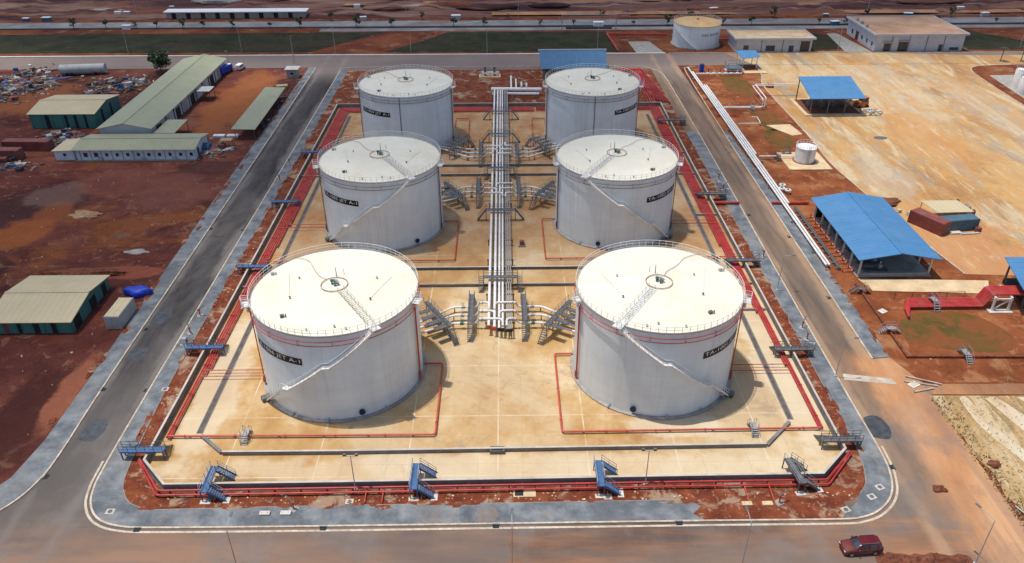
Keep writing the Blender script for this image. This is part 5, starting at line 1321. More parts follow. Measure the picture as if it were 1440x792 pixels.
# big blue-roofed pump shed
t = thing('pump_shed', 'large open-sided shed with a bright blue pitched roof beside the east road', 'shed', (72.6, 124, 0))
PX0, PX1, PY0, PY1, ZE, ZR = 65.2, 79.8, 123.6, 149.4, 3.95, 5.3
gable(t, PX0, PY0, PX1, PY1, ZE, ZR, 'Y', M['blue_roof_along'], .35, .14)
for k in range(7):
    y = 124.6+24*k/6
    for x in (66.0, 80.0-.9): MB().bar((x,y,-.04),(x,y,ZE+.1),.3).build('column', M['white_slab'], t)
    b = MB().bar((66,y,ZE+.02),(72.5,y,ZR-.15),.16,.3).bar((79.1,y,ZE+.02),(72.5,y,ZR-.15),.16,.3); b.build('rafter', M['steel'], t)
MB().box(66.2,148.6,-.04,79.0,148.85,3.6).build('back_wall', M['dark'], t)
MB().box(65.6,124.0,-.04,79.6,149.2,.08).build('floor_slab', M['concrete'], t)
MB().box(66.2,124.2,.08,78.9,124.4,.7).build('front_kerb', M['galv'], t)
for k in range(9):
    y = 126.5+2.6*k
    p = thing('process_pump', 'dark pump set under the blue shed roof, %s row from its open front' % ['first','second','third','fourth','fifth','sixth','seventh','eighth','ninth'][k], 'pump', (70, y, 0), 0, 'pump sets under the blue shed roof')
    MB().box(67.6,y-.55,.08,72.2,y+.55,.35).build('base_frame', M['steel'], p)
    MB().tube([(68,y,.95),(69.6,y,.95)], .42, 12).build('motor', M['cont_blue'] if k % 2 else M['steel'], p, True)
    MB().tube([(70.3,y,.85),(71,y,.85)], .5, 12).tube([(70.7,y,.9),(70.7,y,2.0)], .16, 8).build('casing', M['galv'], p, True)
for k in range(8):
    y = 126 + 3.0*k
    p = thing('valve_stand', 'red valve stand between the white pipes and the blue shed, %s from its front end' % ['first','second','third','fourth','fifth','sixth','seventh','eighth'][k], 'valve', (64.3, y, 0), 0, 'red valve stands along the blue shed')
    MB().tube(fillet([(63.6,y,.1),(63.6,y,.8),(65.6,y,.8),(65.6,y,.1)], .25), .14, 8).build('pipe_run', M['redlead'], p, True)
    MB().cyl(64.5,y,.8,1.7,.1,n=8).tube(ringpts(64.5,y,.28,1.7,12), .035, 5, True).build('hand_wheel', M['red'], p)
for x, lab in ((63.0,'dark grey steel walkway of pipe runs nearest the white pipes'),):
    p = thing('pipe_trench', lab, 'pipe rack', (62.7, 140, 0))
    for k, xx in enumerate((63.35,63.0)): MB().tube([(xx,126.4,.55+.0*k),(xx,153,.55)], .13, 8).build('pipe_run', M['steel'], p, True)
    for y in range(127, 153, 2): MB().box(62.6,y-.1,-.03,63.7,y+.1,.42).build('cross_tie', M['galv'], p)

# loading canopy in the sandy yard
t = thing('loading_canopy', 'open loading canopy with one sloping blue roof in the sandy yard', 'canopy', (93.3, 212, 0))
MB().add([(85.5,211.0,5.0),(100.9,211.0,5.0),(101.6,225.6,6.9),(86.2,225.6,6.9),(85.5,211.0,5.16),(100.9,211.0,5.16),(101.6,225.6,7.06),(86.2,225.6,7.06)], [(0,3,2,1),(4,5,6,7),(0,1,5,4),(1,2,6,5),(2,3,7,6),(3,0,4,7)]).build('roof', M['blue_roof'], t)
for x in (86.4,91.2,96,100.6):
    for y, z in ((212.2,5.1),(224.4,6.7)): MB().bar((x,y,.3),(x,y,z),.24).build('column', M['steel'], t)
    MB().bar((x,211.4,4.92),(x,225.2,6.72),.14,.24).build('rafter', M['steel'], t)
MB().box(84.9,211.4,-.04,106,226,.3).build('slab', M['pale_slab'], t); MB().box(86,212.6,.3,101,225,.32).build('bay_floor', M['mud'], t)
for k in range(4):
    x = 88.4+3.4*k
    p = thing('loading_rack', 'dark loading arm stand under the canopy, %s from the road side' % ['first','second','third','fourth'][k], 'loading arm', (x, 219, .3), 0, 'loading arms under the canopy')
    MB().obox(0,0,0,1.1,2.4,1.3).build('cabinet', M['steel'], p, world=False)
    MB().tube(fillet([(0,0,1.3),(0,0,2.9),(0,-2.4,3.0)], .4), .13, 8).build('arm', M['galv'], p, world=False, smooth=True)
t = thing('orange_machine', 'orange machine parked at the end of the loading canopy', 'machine', (103.4, 218.4, 0), RAD(15))
MB().box(-1.9,-1.1,.55,1.6,1.1,2.0).build('body', M['orange'], t, world=False, bevel=.12)
MB().box(-.6,-1.0,2.0,1.4,1.0,3.1).build('cab', M['glass'], t, world=False, bevel=.12); MB().box(-.7,-1.05,3.1,1.5,1.05,3.2).build('cab_roof', M['orange'], t, world=False)
for x in (-1.2,1.1):
    for y in (-1.15,1.15): MB().tube([(x,y-.2,.55),(x,y+.2,.55)], .55, 16).build('wheel', M['rubber'], t, world=False, smooth=True)
MB().bar((-1.8,0,1.7),(-4.2,0,2.6),.35).bar((-4.2,0,2.6),(-5.0,0,.6),.28).build('boom', M['orange'], t, world=False)
t = thing('rubble_pile', 'grey rubble pile at the corner of the loading canopy slab', 'rubble pile', (104.3, 213.5, .3))
for k in range(60):
    a, r = random.uniform(0,6.28), random.uniform(0,1)**.6*2.4
    s = random.uniform(.25,.7)
    t_ = (104.3+r*math.cos(a)*1.3, 213.5+r*math.sin(a), .25+max(0,(2.4-r)*.35))
    if k == 0: RB = MB()
    RB.obox(t_[0], t_[1], t_[2], s, s*.8, s*.6, a, random.uniform(-.4,.4))
RB.build('rubble', M['white_slab'], t)
# gate canopy and its grey frame at the far bend
t = thing('gate_canopy', 'small blue gate canopy on grey posts where the east road meets the back road', 'canopy', (80.6, 256, 0))
MB().add([(78.2,256,3.7),(84.6,257,4.0),(84.4,263,4.5),(77.8,263,4.4),(78.2,256,3.84),(84.6,257,4.14),(84.4,263,4.64),(77.8,263,4.54)], [(0,3,2,1),(4,5,6,7),(0,1,5,4),(1,2,6,5),(2,3,7,6),(3,0,4,7)]).build('roof', M['blue_roof'], t)
for x, y, z in ((79,256.8,3.75),(83.8,257.6,3.9),(83.6,262.4,4.4),(78.4,262.4,4.4)): MB().bar((x,y,-.04),(x,y,z),.22).build('post', M['white'], t)
MB().box(78.4,251.8,-.04,86,254.4,.25).build('slab', M['pale_slab'], t)
t = thing('sampling_frame', 'grey steel sampling frame with pipes beside the gate canopy', 'frame', (76, 253, 0))
f = MB()
for x in (72.6,77.4):
    for y in (251.5,255): f.bar((x,y,-.04),(x,y,3.6),.16)
for z in (1.8,3.6):
    for y in (251.5,255): f.bar((72.6,y,z),(77.4,y,z),.13)
    for x in (72.6,77.4): f.bar((x,251.5,z),(x,255,z),.13)
f.build('frame', M['galv'], t); MB().box(72.7,251.6,1.82,77.3,254.9,1.9).build('deck', M['cont_blue'], t)
for y in (252.4,253.6): MB().tube([(72,y,1.1),(78.4,y,1.1)], .2, 8).build('pipe_run', M['white'], t, True)

# flat-roofed buildings at the back
def flat_block(name, label, cat, x0, y0, x1, y1, h, over, roofm, par=.35):
    t = thing(name, label, cat, ((x0+x1)/2, y0, 0))
    MB().box(x0,y0,-.04,x1,y1,h-.3).build('wall', M['plaster'], t)
    MB().box(x0-over,y0-over,h-.3,x1+over,y1+over,h).build('eaves_slab', M['plaster'], t)
    MB().wall(rect(x0-over+.15,y0-over+.15,x1+over-.15,y1+over-.15), .3, h, h+par, True).build('parapet', M['plaster'], t)
    MB().box(x0-over+.31,y0-over+.31,h,x1+over-.31,y1+over-.31,h+.05).build('roof', roofm, t)
    return t
t = flat_block('warehouse', 'wide pale grey warehouse with a dusty flat roof beyond the sandy yard', 'warehouse', 131.2, 277.6, 162.6, 303.2, 5.9, .9, M['terracotta'])
for x in (137,143.2,149.4,155.6): MB().box(x-.09,277.48,0,x+.09,277.596,5.5).build('wall_joint', M['steel'], t)
window(t, 135.6, 277.6, .0, 2.6, 2.9, 'S', M['cont_grey'], 'shutter_door'); window(t, 141.2, 277.6, .0, 3.4, 3.4, 'S', M['steel'], 'shutter_door'); window(t, 154.6, 277.6, .0, 1.3, 2.3, 'S', M['steel'], 'door'); window(t, 159.6, 277.6, .3, 3.2, 1.0, 'S', M['steel'])
MB().box(133.8,276.4,3.2,137.4,277.598,3.35).build('door_hood', M['concrete'], t); MB().box(139.4,276.4,3.6,143,277.598,3.75).build('door_hood', M['concrete'], t)
for y in (280,284.5,289,298): window(t, 131.2, y, 1.2, 1.8, 1.8, 'W', M['white'])
window(t, 131.2, 293.5, 0, 2.6, 3.2, 'W', M['orange'], 'door')
for k, x in enumerate((138.1, 141.5)):
    pass
for k in range(3): 
    tt = thing('roof_unit', 'grey rooftop unit on the warehouse corner, %s of three' % ['nearest','middle','farthest'][k], 'roof unit', (131.6+.2*k, 288+5*k, 5.95), 0, 'units on the warehouse roof edge')
    MB().box(-.5,-.6,0,.5,.6,1.0).build('casing', M['cont_grey'], tt, world=False, bevel=.04); MB().cyl(0,0,1.0,1.08,.38,n=14).build('fan_guard', M['steel'], tt, world=False)
t = flat_block('pump_building', 'low pale building with a dusty cream flat roof beside the fire water tank', 'building', 82.2, 277.6, 108.8, 288.8, 4.7, .9, M['pale_slab'])
for x in (91,98.5): MB().box(x-.08,277.48,0,x+.08,277.596,4.3).build('wall_joint', M['steel'], t)
window(t, 85.6, 277.6, .8, 2.0, 1.7, 'S', M['cont_grey']); window(t, 94.2, 277.6, .4, 3.2, 1.9, 'S', M['steel']); window(t, 101.6, 277.6, 0, 2.0, 2.4, 'S', M['white'], 'door'); window(t, 106.4, 277.6, 0, 3.6, 3.9, 'S', M['white'], 'shutter_door')
t = thing('pump_house', 'faded blue flat-sloped pump house roof behind tank TA-1003', 'pump house', (22.5, 246, 0))
MB().add([(11.9,246.0,3.6),(32.6,246.0,3.6),(34.2,263.4,4.6),(11.7,263.4,4.6),(11.9,246.0,3.76),(32.6,246.0,3.76),(34.2,263.4,4.76),(11.7,263.4,4.76)], [(0,3,2,1),(4,5,6,7),(0,1,5,4),(1,2,6,5),(2,3,7,6),(3,0,4,7)]).build('roof', M['dull_blue'], t)
MB().box(11.4,263.45,4.5,34.4,263.8,5.2).build('parapet', M['plaster'], t)
for x in (12.4,17.4,22.4,27.4,32.2): MB().bar((x,246.6,-.04),(x,246.6,3.6),.22).build('column', M['steel'], t)
MB().box(12.2,262,-.04,33.6,262.2,4.4).build('wall', M['plaster'], t)
t = thing('blue_shelter', 'bright blue shelter roof at the east edge, above the red pipe bridge', 'shelter', (97, 118, 0))
MB().add([(87.9,111.2,4.9),(106,111.2,4.9),(107,122.6,4.6),(91.2,122.9,4.6),(87.9,111.2,5.05),(106,111.2,5.05),(107,122.6,4.75),(91.2,122.9,4.75)], [(0,3,2,1),(4,5,6,7),(0,1,5,4),(1,2,6,5),(2,3,7,6),(3,0,4,7)]).build('roof', M['blue_roof_along'], t)
for x, y in ((91.8,121.6),(90.2,113.2),(104.5,121),(104.5,112.6)): MB().bar((x,y,-.04),(x,y,4.6),.26).build('column', M['steel'], t)
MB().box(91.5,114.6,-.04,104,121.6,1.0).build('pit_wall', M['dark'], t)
for z in (1.6,2.2): MB().bar((90.5,113.2,z),(96.5,113.2,z),.14).build('rail', M['white'], t)
t = thing('long_white_roof', 'long white flat-roofed store far off beside the far road', 'building', (-117, 334, 0))
MB().box(-139,333,-.04,-82,337.6,2.6).build('wall', M['concrete'], t); MB().box(-139.8,332.2,2.6,-81.2,338.2,2.95).build('roof', M['letter'], t)
for x in range(-136, -82, 6): MB().box(x-.9,332.88,0,x+.9,332.99,2.4).build('opening', M['dark'], t)
for k, (x, y) in enumerate(((-112,331.2),(-100,331.0),(-96.5,331.1),(-92.5,331.0))):
    pass

# fire water tank and small product tank
t = thing('fire_water_tank', 'white round water tank with an ochre-stained roof, lettered FIRE WATER', 'water tank', (70.2, 289.4, 0))
FR, FH = 8.4, 7.9
MB().lathe([(FR+.5,-.04),(FR+.5,.2),(FR,.22)], 70.2, 289.4, 64).build('base_ring', M['concrete'], t, True)
MB().lathe([(FR,.15),(FR,FH)], 70.2, 289.4, 72).build('shell', M['shell'], t, True)
MB().lathe([(FR+.12,FH-.15),(FR+.12,FH+.04),(FR-.1,FH+.06),(5,FH+.35),(.01,FH+.8)], 70.2, 289.4, 72).build('roof', M['ochre'], t, True)
r = MB()
for k in range(40):
    if 190 < 9*k < 350: continue
    r.bar(polar(70.2,289.4,FR+.05,9*k,FH), polar(70.2,289.4,FR+.05,9*k,FH+1.05), .06)
for z in (.55,1.05): r.tube(ringpts(70.2,289.4,FR+.05,FH+z,40,-10,190), .035, 5)
r.build('railing', M['white'], t)
MB().cyl(70.2,289.4,FH+.7,FH+1.5,.5,n=14).build('roof_vent', M['ochre'], t, True)
b = MB()
for k in range(50):
    a = 195+70*k/49; z = FH*(1-k/49)
    p, q = polar(70.2,289.4,FR+.08,a-.7,z), polar(70.2,289.4,FR+.9,a+.7,z)
    b.bar(p, polar(70.2,289.4,FR+.9,a-.7,z), .16, .06)
b.tube([polar(70.2,289.4,FR+.9,195+70*k/30,FH*(1-k/30)+1.0) for k in range(31)], .04, 5).tube([polar(70.2,289.4,FR+.9,195+70*k/30,FH*(1-k/30)-.05) for k in range(31)], .1, 5)
b.build('spiral_stair', M['white'], t)
V, F = text_mesh('FIRE WATER', 1.0); xs = [v[0] for v in V]; wx = max(xs)-min(xs)
MB().add([polar(70.2,289.4,FR+.05,-89.0+ (x-min(xs))/wx*50, 4.6+y*1.15) for x,y,_ in V], F).build('lettering', M['black'], t)
t = thing('small_tank', 'small white cylindrical tank on a square cream pad beside the white pipes', 'tank', (73.7, 178.8, 0))
MB().box(68.6,173.4,-.04,78.9,184.3,.32).build('pad', M['pale_slab'], t)
MB().lathe([(2.75,.32),(2.75,.42),(2.4,.44)], 73.7, 178.8, 40).build('base_ring', M['rust'], t)
MB().lathe([(2.4,.4),(2.4,3.9),(2.46,3.9),(2.46,4.0),(2.38,4.02),(.01,4.3)], 73.7, 178.8, 48).build('shell', M['white'], t, True)
r = MB()
for k in range(20): r.bar(polar(73.7,178.8,2.42,18*k,3.98), polar(73.7,178.8,2.42,18*k,4.9), .05)
for z in (4.45,4.9): r.tube(ringpts(73.7,178.8,2.42,z,32), .03, 5, True)
r.build('railing', M['white'], t)
r = MB()
for s in (-.25,.25): r.bar((73.7+s,176.3,.35),(73.7+s,176.3,5.0),.05)
for k in range(12): r.bar((73.45,176.3,.6+.35*k),(73.95,176.3,.6+.35*k),.04)
r.build('ladder', M['galv'], t)
stepover('pad_stepover', 'small dark step-over on the side pipe to the small round tank', (67.6,180.4,0), 0, 2.4, 1.2, M['steel'])
stepover('pipe_stepover_small', 'small grey step-over on the side pipe to the loading canopy', (71.2,216.9,0), 0, 2.6, 1.2, M['galv'])
stepover('pad_steps', 'short dark steps up to the pad behind the small round tank', (70.9,183.6,.3), RAD(90), 2.0, .9, M['steel'])

# ------------------------------------------------------------------ sunken pit with red pipe bridge
t = thing('pit_wall', 'low red-brown wall around the sunken grassy pit', 'wall', (64, 99, 0))
MB().wall([(64.3,121.5),(64.0,99.2),(110,98.4)], .34, -.03, .42).build('wall_body', M['mud'], t)
t = thing('pipe_bridge', 'bright red bundle of pipes laid flat along the pit and rising to the blue shelter', 'pipe bundle', (76, 114, 0))
for k in range(7):
    y = 113.0+.42*k
    MB().tube(fillet([(69.0+.25*k,109.9+.55*k,.5),(69.6+.25*k,y,.6),(83.2,y,.6),(84.4,y,3.0),(95,y,3.0)], .35), .19, 8).build('pipe_run', M['red'], t, True)
t2 = thing('bridge_frame', 'pale steel frame holding up the red pipe bundle at its rise', 'frame', (85.6, 114, 0))
f = MB()
for x in (84.6,87.4):
    for y in (112.4,116.2): f.bar((x,y,-.03),(x,y,2.7),.3)
for x in (84.6,87.4): f.bar((x,112.2,2.68),(x,116.4,2.68),.26)
for y in (112.4,116.2): f.bar((84.4,y,2.4),(87.6,y,2.4),.2)
f.bar((84.6,112.4,.2),(87.4,112.4,2.4),.16)
f.build('frame', M['white'], t2); MB().box(83.9,111.6,-.03,88.0,113,.14).build('footing', M['white_slab'], t2)
t = thing('pit_railing', 'thin red railing over the flat red pipes in the pit', 'railing', (76, 116.4, 0))
f = MB()
for x in (69.4,72.5,75.6,78.7,81.8): f.bar((x,116.6,-.03),(x,116.6,1.3),.09)
f.bar((69.4,116.6,1.3),(81.8,116.6,1.3),.08); f.bar((69.4,116.6,1.3),(67.0,117.6,.6),.08)
f.build('rail', M['red'], t)
for loc, rz, mat, lab in (((64.0,118.6,0),90,M['steel'],'dark step-over on the pit wall at the corner of the cream slab'),((64.1,106.2,0),90,M['galv'],'pale step-over on the pit wall facing the east road'),((73.2,99.2,0),0,M['galv'],'pale step-over on the near pit wall'),((75.0,114,0),0,M['galv'],'tall pale step-over across the flat red pipes')):
    stepover('pit_stepover', lab, loc, RAD(rz), 3.4, 1.0 if 'tall' not in lab else 1.5, mat, 'step-overs round the pit')
flat('pit_slab', [(65.5,123.4),(89.4,122.4),(87.2,117.9),(66.6,119.2)], .05, M['pale_slab'])
for k, (x, y, sx, lab) in enumerate(((65.6,112.5,1.3,'pale flat slab on the soil by the pit wall'),(62.0,92.4,1.6,'white board lying at the end of the white ramp'))):
    t = thing('loose_slab', lab, 'slab', (x, y, 0), .5)
    MB().obox(0,0,-.03,sx,1.1,.16).build('slab_body', M['wall_top'], t, world=False)
    MB().obox(.1,.05,.13,sx*.7,.7,.06).build('slab_layer', M['white_slab'], t, world=False)
for k, (p, q, lab) in enumerate((((61.2,90.6),(64.6,91.4),'white pole lying on the orange dirt, nearest the ramp'),((60.9,93.2),(65.4,91.9),'white pole lying across the dirt beside the scrub'),((61.6,94.4),(66.2,92.3),'longest white pole lying beside the scrub'),((63.9,68.2),(64.8,65.9),'thin grey pole lying on the dirt by the bent street lamp'))):
    t = thing('loose_pole', lab, 'pole', (p[0], p[1], 0), 0, 'poles lying on the dirt')
    MB().tube([(p[0],p[1],.16),(q[0],q[1],.2)], .11, 8).build('pole_body', M['wall_conc'] if k < 3 else M['galv'], t, True)
    MB().tube([(p[0],p[1],.16),(p[0]+(q[0]-p[0])*.04,p[1]+(q[1]-p[1])*.04,.16)], .17, 8).build('end_cap', M['galv'], t, True)

# ------------------------------------------------------------------ vehicles
def loft(secs):
    """secs: list of (x, [(y,z)...]) cross-sections of equal length, closed loops"""
    b = MB(); n = len(secs[0][1]); vs = []
    for x, pr in secs: vs += [(x, y, z) for y, z in pr]
    fs = []
    for i in range(len(secs)-1):
        for k in range(n):
            l = (k+1) % n
            fs.append((i*n+k, i*n+l, (i+1)*n+l, (i+1)*n+k))
    fs.append(tuple(range(n))[::-1]); fs.append(tuple((len(secs)-1)*n+k for k in range(n)))
    return b.add(vs, fs)
def body_sec(w, z0, z1, r=.12):
    return [(-w+.06,z0),(-w,z0+.15),(-w,z1-r),(-w+r*.8,z1),(w-r*.8,z1),(w,z1-r),(w,z0+.15),(w-.06,z0)]
t = thing('red_car', 'dark red SUV driving along the dusty front road', 'car', (41.75, 61.9, 0), RAD(4))
M['car_paint'] = paint('dark_red_car_paint', (.13,.010,.014), .28, .2, var=.1, spec=.5, dirt=((.24,.12,.08), .5))
secs = [(-2.36,body_sec(.62,.5,.72)),(-2.28,body_sec(.80,.34,.86)),(-2.0,body_sec(.90,.3,.98)),(-1.2,body_sec(.94,.28,1.07)),(-.95,body_sec(.95,.28,1.10)),(0,body_sec(.95,.28,1.12)),(1.2,body_sec(.95,.28,1.14)),(2.0,body_sec(.93,.32,1.16)),(2.3,body_sec(.88,.38,1.12)),(2.38,body_sec(.78,.45,1.0))]
loft(secs).build('body', M['car_paint'], t, True, world=False)
def cab(w0, w1, z0, z1): return [(-w0,z0),(-w1,z1-.06),(-w1+.1,z1),(w1-.1,z1),(w1,z1-.06),(w0,z0)]
loft([(-1.02,cab(.86,.84,1.05,1.13)),(-.32,cab(.88,.70,1.08,1.66)),(.2,cab(.89,.71,1.08,1.70)),(1.5,cab(.89,.70,1.1,1.68)),(2.02,cab(.87,.68,1.1,1.56)),(2.3,cab(.84,.76,1.08,1.14))]).build('window_band', M['glass'], t, True, world=False)
loft([(-.42,[(-.67,1.63),(-.62,1.70),(.62,1.70),(.67,1.63)]),(.2,[(-.70,1.68),(-.62,1.765),(.62,1.765),(.70,1.68)]),(1.5,[(-.69,1.66),(-.61,1.75),(.61,1.75),(.69,1.66)]),(2.08,[(-.67,1.53),(-.60,1.61),(.60,1.61),(.67,1.53)])]).build('roof_panel', M['car_paint'], t, True, world=False)
for s in (-1, 1):
    MB().bar((-1.0,s*.84,1.12),(-.38,s*.68,1.68),.09).bar((.55,s*.9,1.1),(.55,s*.70,1.7),.09).bar((1.55,s*.88,1.12),(1.62,s*.68,1.66),.12).build('pillar', M['car_paint'], t, world=False)
    MB().obox(-2.2,s*.62,.68,.24,.34,.16).build('headlight', M['letter'], t, world=False, bevel=.04)
    MB().obox(2.3,s*.68,.82,.16,.22,.34).build('tail_light', M['red'], t, world=False, bevel=.04)
    MB().obox(-.72,s*1.05,1.12,.2,.18,.15).build('mirror', M['car_paint'], t, world=False, bevel=.04)
    MB().bar((-.2,s*.64,1.80),(1.7,s*.63,1.78),.05).build('roof_rail', M['steel'], t, world=False)
    for x in (-1.45,1.42):
        wl = MB().tube([(x,s*.72,.36),(x,s*.955,.36)], .36, 22).build('wheel', M['rubber'], t, True, world=False)
        MB().tube([(x,s*.95,.36),(x,s*.972,.36)], .22, 16).build('rim', M['galv'], wl, True, world=False)
t = thing('blue_truck', 'blue lorry with a pale cab roof parked at the far end of the olive workshop', 'truck', (-92.0, 255.5, 0), RAD(75))
MB().box(-2.9,-1.15,.75,1.7,1.15,2.6).build('load_box', M['tarp'], t, world=False, bevel=.05)
MB().box(1.85,-1.15,.7,3.6,1.15,2.5).build('cab', M['tarp'], t, world=False, bevel=.15); MB().box(2.0,-1.05,2.5,3.2,1.05,2.7).build('cab_roof', M['letter'], t, world=False, bevel=.06)
MB().box(3.58,-1.0,1.5,3.63,1.0,2.3).build('windscreen', M['glass'], t, world=False)
for x in (-2.0,-1.0,2.7):
    for y in (-1.05,1.05): MB().tube([(x,y-.15,.5),(x,y+.15,.5)], .5, 16).build('wheel', M['rubber'], t, world=False, smooth=True)
t = thing('white_van', 'small white van parked on the red yard beyond the blue lorry', 'van', (-88.2, 260.6, 0), RAD(80))
loft([(-2.1,body_sec(.75,.4,1.7)),(-2.0,body_sec(.85,.3,1.9)),(.9,body_sec(.86,.3,1.92)),(1.5,body_sec(.85,.3,1.2)),(2.15,body_sec(.8,.35,1.0)),(2.2,body_sec(.7,.45,.9))]).build('body', M['white'], t, True, world=False)
MB().add([(.95,-.75,1.84),(.95,.75,1.84),(1.5,.75,1.24),(1.5,-.75,1.24)], [(0,3,2,1)]).build('windscreen', M['glass'], t, world=False)
for s in (-1,1):
    MB().box(-1.6,s*.865,1.15,.6,s*.875,1.7).build('side_window', M['glass'], t, world=False)
    for x in (-1.3,1.3): MB().tube([(x,s*.7,.32),(x,s*.88,.32)], .32, 16).build('wheel', M['rubber'], t, world=False, smooth=True)
t = thing('tanker_trailer', 'pale blue-grey tank trailer lying beyond the scrap heaps', 'trailer', (-138, 256, 0), RAD(6))
MB().tube([(-7,0,1.9),(7,0,1.9)], 1.5, 20).build('tank_body', M['cont_grey'], t, True, world=False)
MB().box(-6.8,-.9,.4,6.8,.9,.7).build('chassis', M['steel'], t, world=False)
for x in (-5,-3.6,4): MB().tube([(x,-1.2,.5),(x,1.2,.5)], .5, 14).build('wheel_pair', M['rubber'], t, world=False, smooth=True)
t = thing('white_silo_stack', 'stack of white cylindrical vessels on the grey slab at the east edge', 'vessel', (157.5, 231, 0))
for k, (x, y, h, r) in enumerate(((157.0,230.2,4.6,1.5),(160.5,232,6.4,1.8),(158.4,235.5,5.6,1.6),(163.5,236,6.0,1.7))):
    v = MB().lathe([(r,-.02),(r,h),(r*.9,h+.25),(.01,h+.5)], x, y, 28).build('vessel_shell', M['white'], t, True)
    r_ = MB()
    for q in range(12): r_.bar(polar(x,y,r,30*q,h), polar(x,y,r,30*q,h+1), .06)
    r_.tube(ringpts(x,y,r,h+1,20), .04, 5, True); r_.bar((x,y-r-.1,0),(x,y-r-.1,h),.3,.1); r_.build('railing', M['galv'], v)

# ------------------------------------------------------------------ clutter on the red ground to the west
def blob(name, mat, s, seed, sub=3):
    b = bmesh.new(); bmesh.ops.create_icosphere(b, subdivisions=sub, radius=1.0)
    rnd = random.Random(seed); p = [rnd.uniform(0,6) for _ in range(4)]
    for v in b.verts:
        q = 1+.22*math.sin(4*v.co.x+p[0])*math.cos(3.4*v.co.y+p[1])+.12*math.sin(9*v.co.y+p[2])*math.cos(8*v.co.z+p[3])
        v.co = Vector((v.co.x*s[0]*q, v.co.y*s[1]*q, max(-.05, (v.co.z+.35)*s[2]*q)))
    me = bpy.data.meshes.new(name); b.to_mesh(me); b.free(); me.materials.append(mat); me.shade_smooth()
    o = bpy.data.objects.new(name, me); COL.objects.link(o); return o
o = blob('blue_tarpaulin', M['tarp'], (2.3,1.3,1.1), 3); o.location = (-66.7,120.3,0)
tag(o, 'crumpled bright blue tarpaulin heap beside the grey site container', 'tarpaulin')
SPOTS = [((-170,-141,226,260), 110, 'scrap heap of the western corner'), ((-131,-114,236,252), 70, 'scrap heap behind the teal-walled store'), ((-124,-113,193,203), 46, 'scrap heap between teal store and cabin office'), ((-135,-117,175,183), 34, 'scrap heap before the rust-red containers'), ((-82,-70,184,194), 26, 'scrap heap at the end of the cabin office')]
KINDS = ['timber baulk','sheet stack','drum','crate','pipe length']
cnt = {}
TONES = ['grey','brown','white','rust-red','blue','dark','tan']
for (x0,x1,y0,y1), n, where in SPOTS:
    grp = 'pieces of the '+where
    db = MB(); rd = random.Random(n)
    for q in range(n*9):
        db.k = rd.choice((0,0,1,1,2,3,3,4,5,5,6))
        gx, gy = rd.gauss(0,.23)*(x1-x0), rd.gauss(0,.23)*(y1-y0)
        db.obox(gx, gy, rd.uniform(-.1,.45)*max(0,1-math.hypot(gx/(x1-x0),gy/(y1-y0))*2), rd.uniform(.3,1.5), rd.uniform(.2,.9), rd.uniform(.1,.5), rd.uniform(0,3.1), rd.uniform(-.3,.3))
    h = tag(db.build('scrap_debris', JUNK), 'low litter of broken scrap under the '+where.replace('heap','pieces'), 'debris', kind='stuff')
    h.location = ((x0+x1)/2,(y0+y1)/2,-.05)
    for k in range(n):
        ci = random.randrange(7); kind = random.randrange(5); m_ = JUNK[ci]
        u = random.gauss(.5,.24), random.gauss(.5,.24)
        x, y = x0+(x1-x0)*min(1,max(0,u[0])), y0+(y1-y0)*min(1,max(0,u[1]))
        rz = random.uniform(0,3.1); b = MB(); z = .35 if abs(u[0]-.5)+abs(u[1]-.5) < .4 else 0
        if kind == 0:
            for q in range(3): b.obox(0,.32*q,0+.03*q,random.uniform(2.5,4.5),.25,.22,random.uniform(-.08,.08))
        elif kind == 1:
            for q in range(3): b.obox(.1*q,.07*q,.12*q,random.uniform(1.6,2.8),random.uniform(1.2,1.9),.09,random.uniform(-.3,.3), random.uniform(-.08,.08))
        elif kind == 2:
            b.cyl(0,0,0,1.1,.42,n=14).cyl(0,0,1.1,1.14,.36,n=14).cyl(.9,.2,0,1.1,.42,n=14)
        elif kind == 3:
            s = random.uniform(.9,1.6); b.obox(0,0,0,s*1.3,s,s*.8,.1)
            for q in (-.4,0,.4): b.obox(q*s,0,s*.8,.16,s*1.04,.07,.1)
        else:
            for q in range(4): b.tube([(-2,.3*q,.15),(random.uniform(1.2,2.2),.3*q+.1,.15)], .14, 8)
        name = ['timber_baulk','sheet_stack','oil_drum','crate','pipe_length'][kind]
        o = b.build(name, m_, None); o.location = (x,y,z); o.rotation_euler.z = rz
        o['category'] = ['timber','sheet metal','drum','crate','pipe'][kind]
        o['group'] = '%s %ss in the %s' % (TONES[ci], KINDS[kind], where)
        o['label'] = '%s %s lying in the %s' % (TONES[ci], KINDS[kind], where)
t = thing('wooden_frame', 'small tan shelter frame at the end of the cabin office', 'frame', (-71.5, 191.5, 0))
MB().box(-73.4,190.6,1.9,-70.4,192.6,2.0).build('roof', M['wood'], t)
for x in (-73.2,-70.6):
    for y in (190.8,192.4): MB().bar((x,y,-.03),(x,y,1.9),.1).build('post', M['wood'], t)
for k, x in enumerate((-76.2,-72.6)):
    t = thing('white_trough', ['white panel lying at the corner of the cabin office','white panel lying beside the tan shelter frame'][k], 'panel', (x, 198.6, 0))
    MB().box(x-1.5,197.9,-.03,x+1.5,199.4,.5).build('panel_body', M['letter'], t); MB().box(x-1.4,198.0,.5,x+1.4,199.3,.54).build('panel_top', M['white'], t)
t = thing('gate_hut', 'small pale kiosk with a flat roof at the top of the west road', 'kiosk', (-68.5, 252, 0))
MB().box(-70.2,250.4,-.03,-66.8,253.6,2.7).build('wall', M['concrete'], t); MB().box(-70.7,249.9,2.7,-66.3,254.1,2.9).build('roof', M['cont_grey'], t)
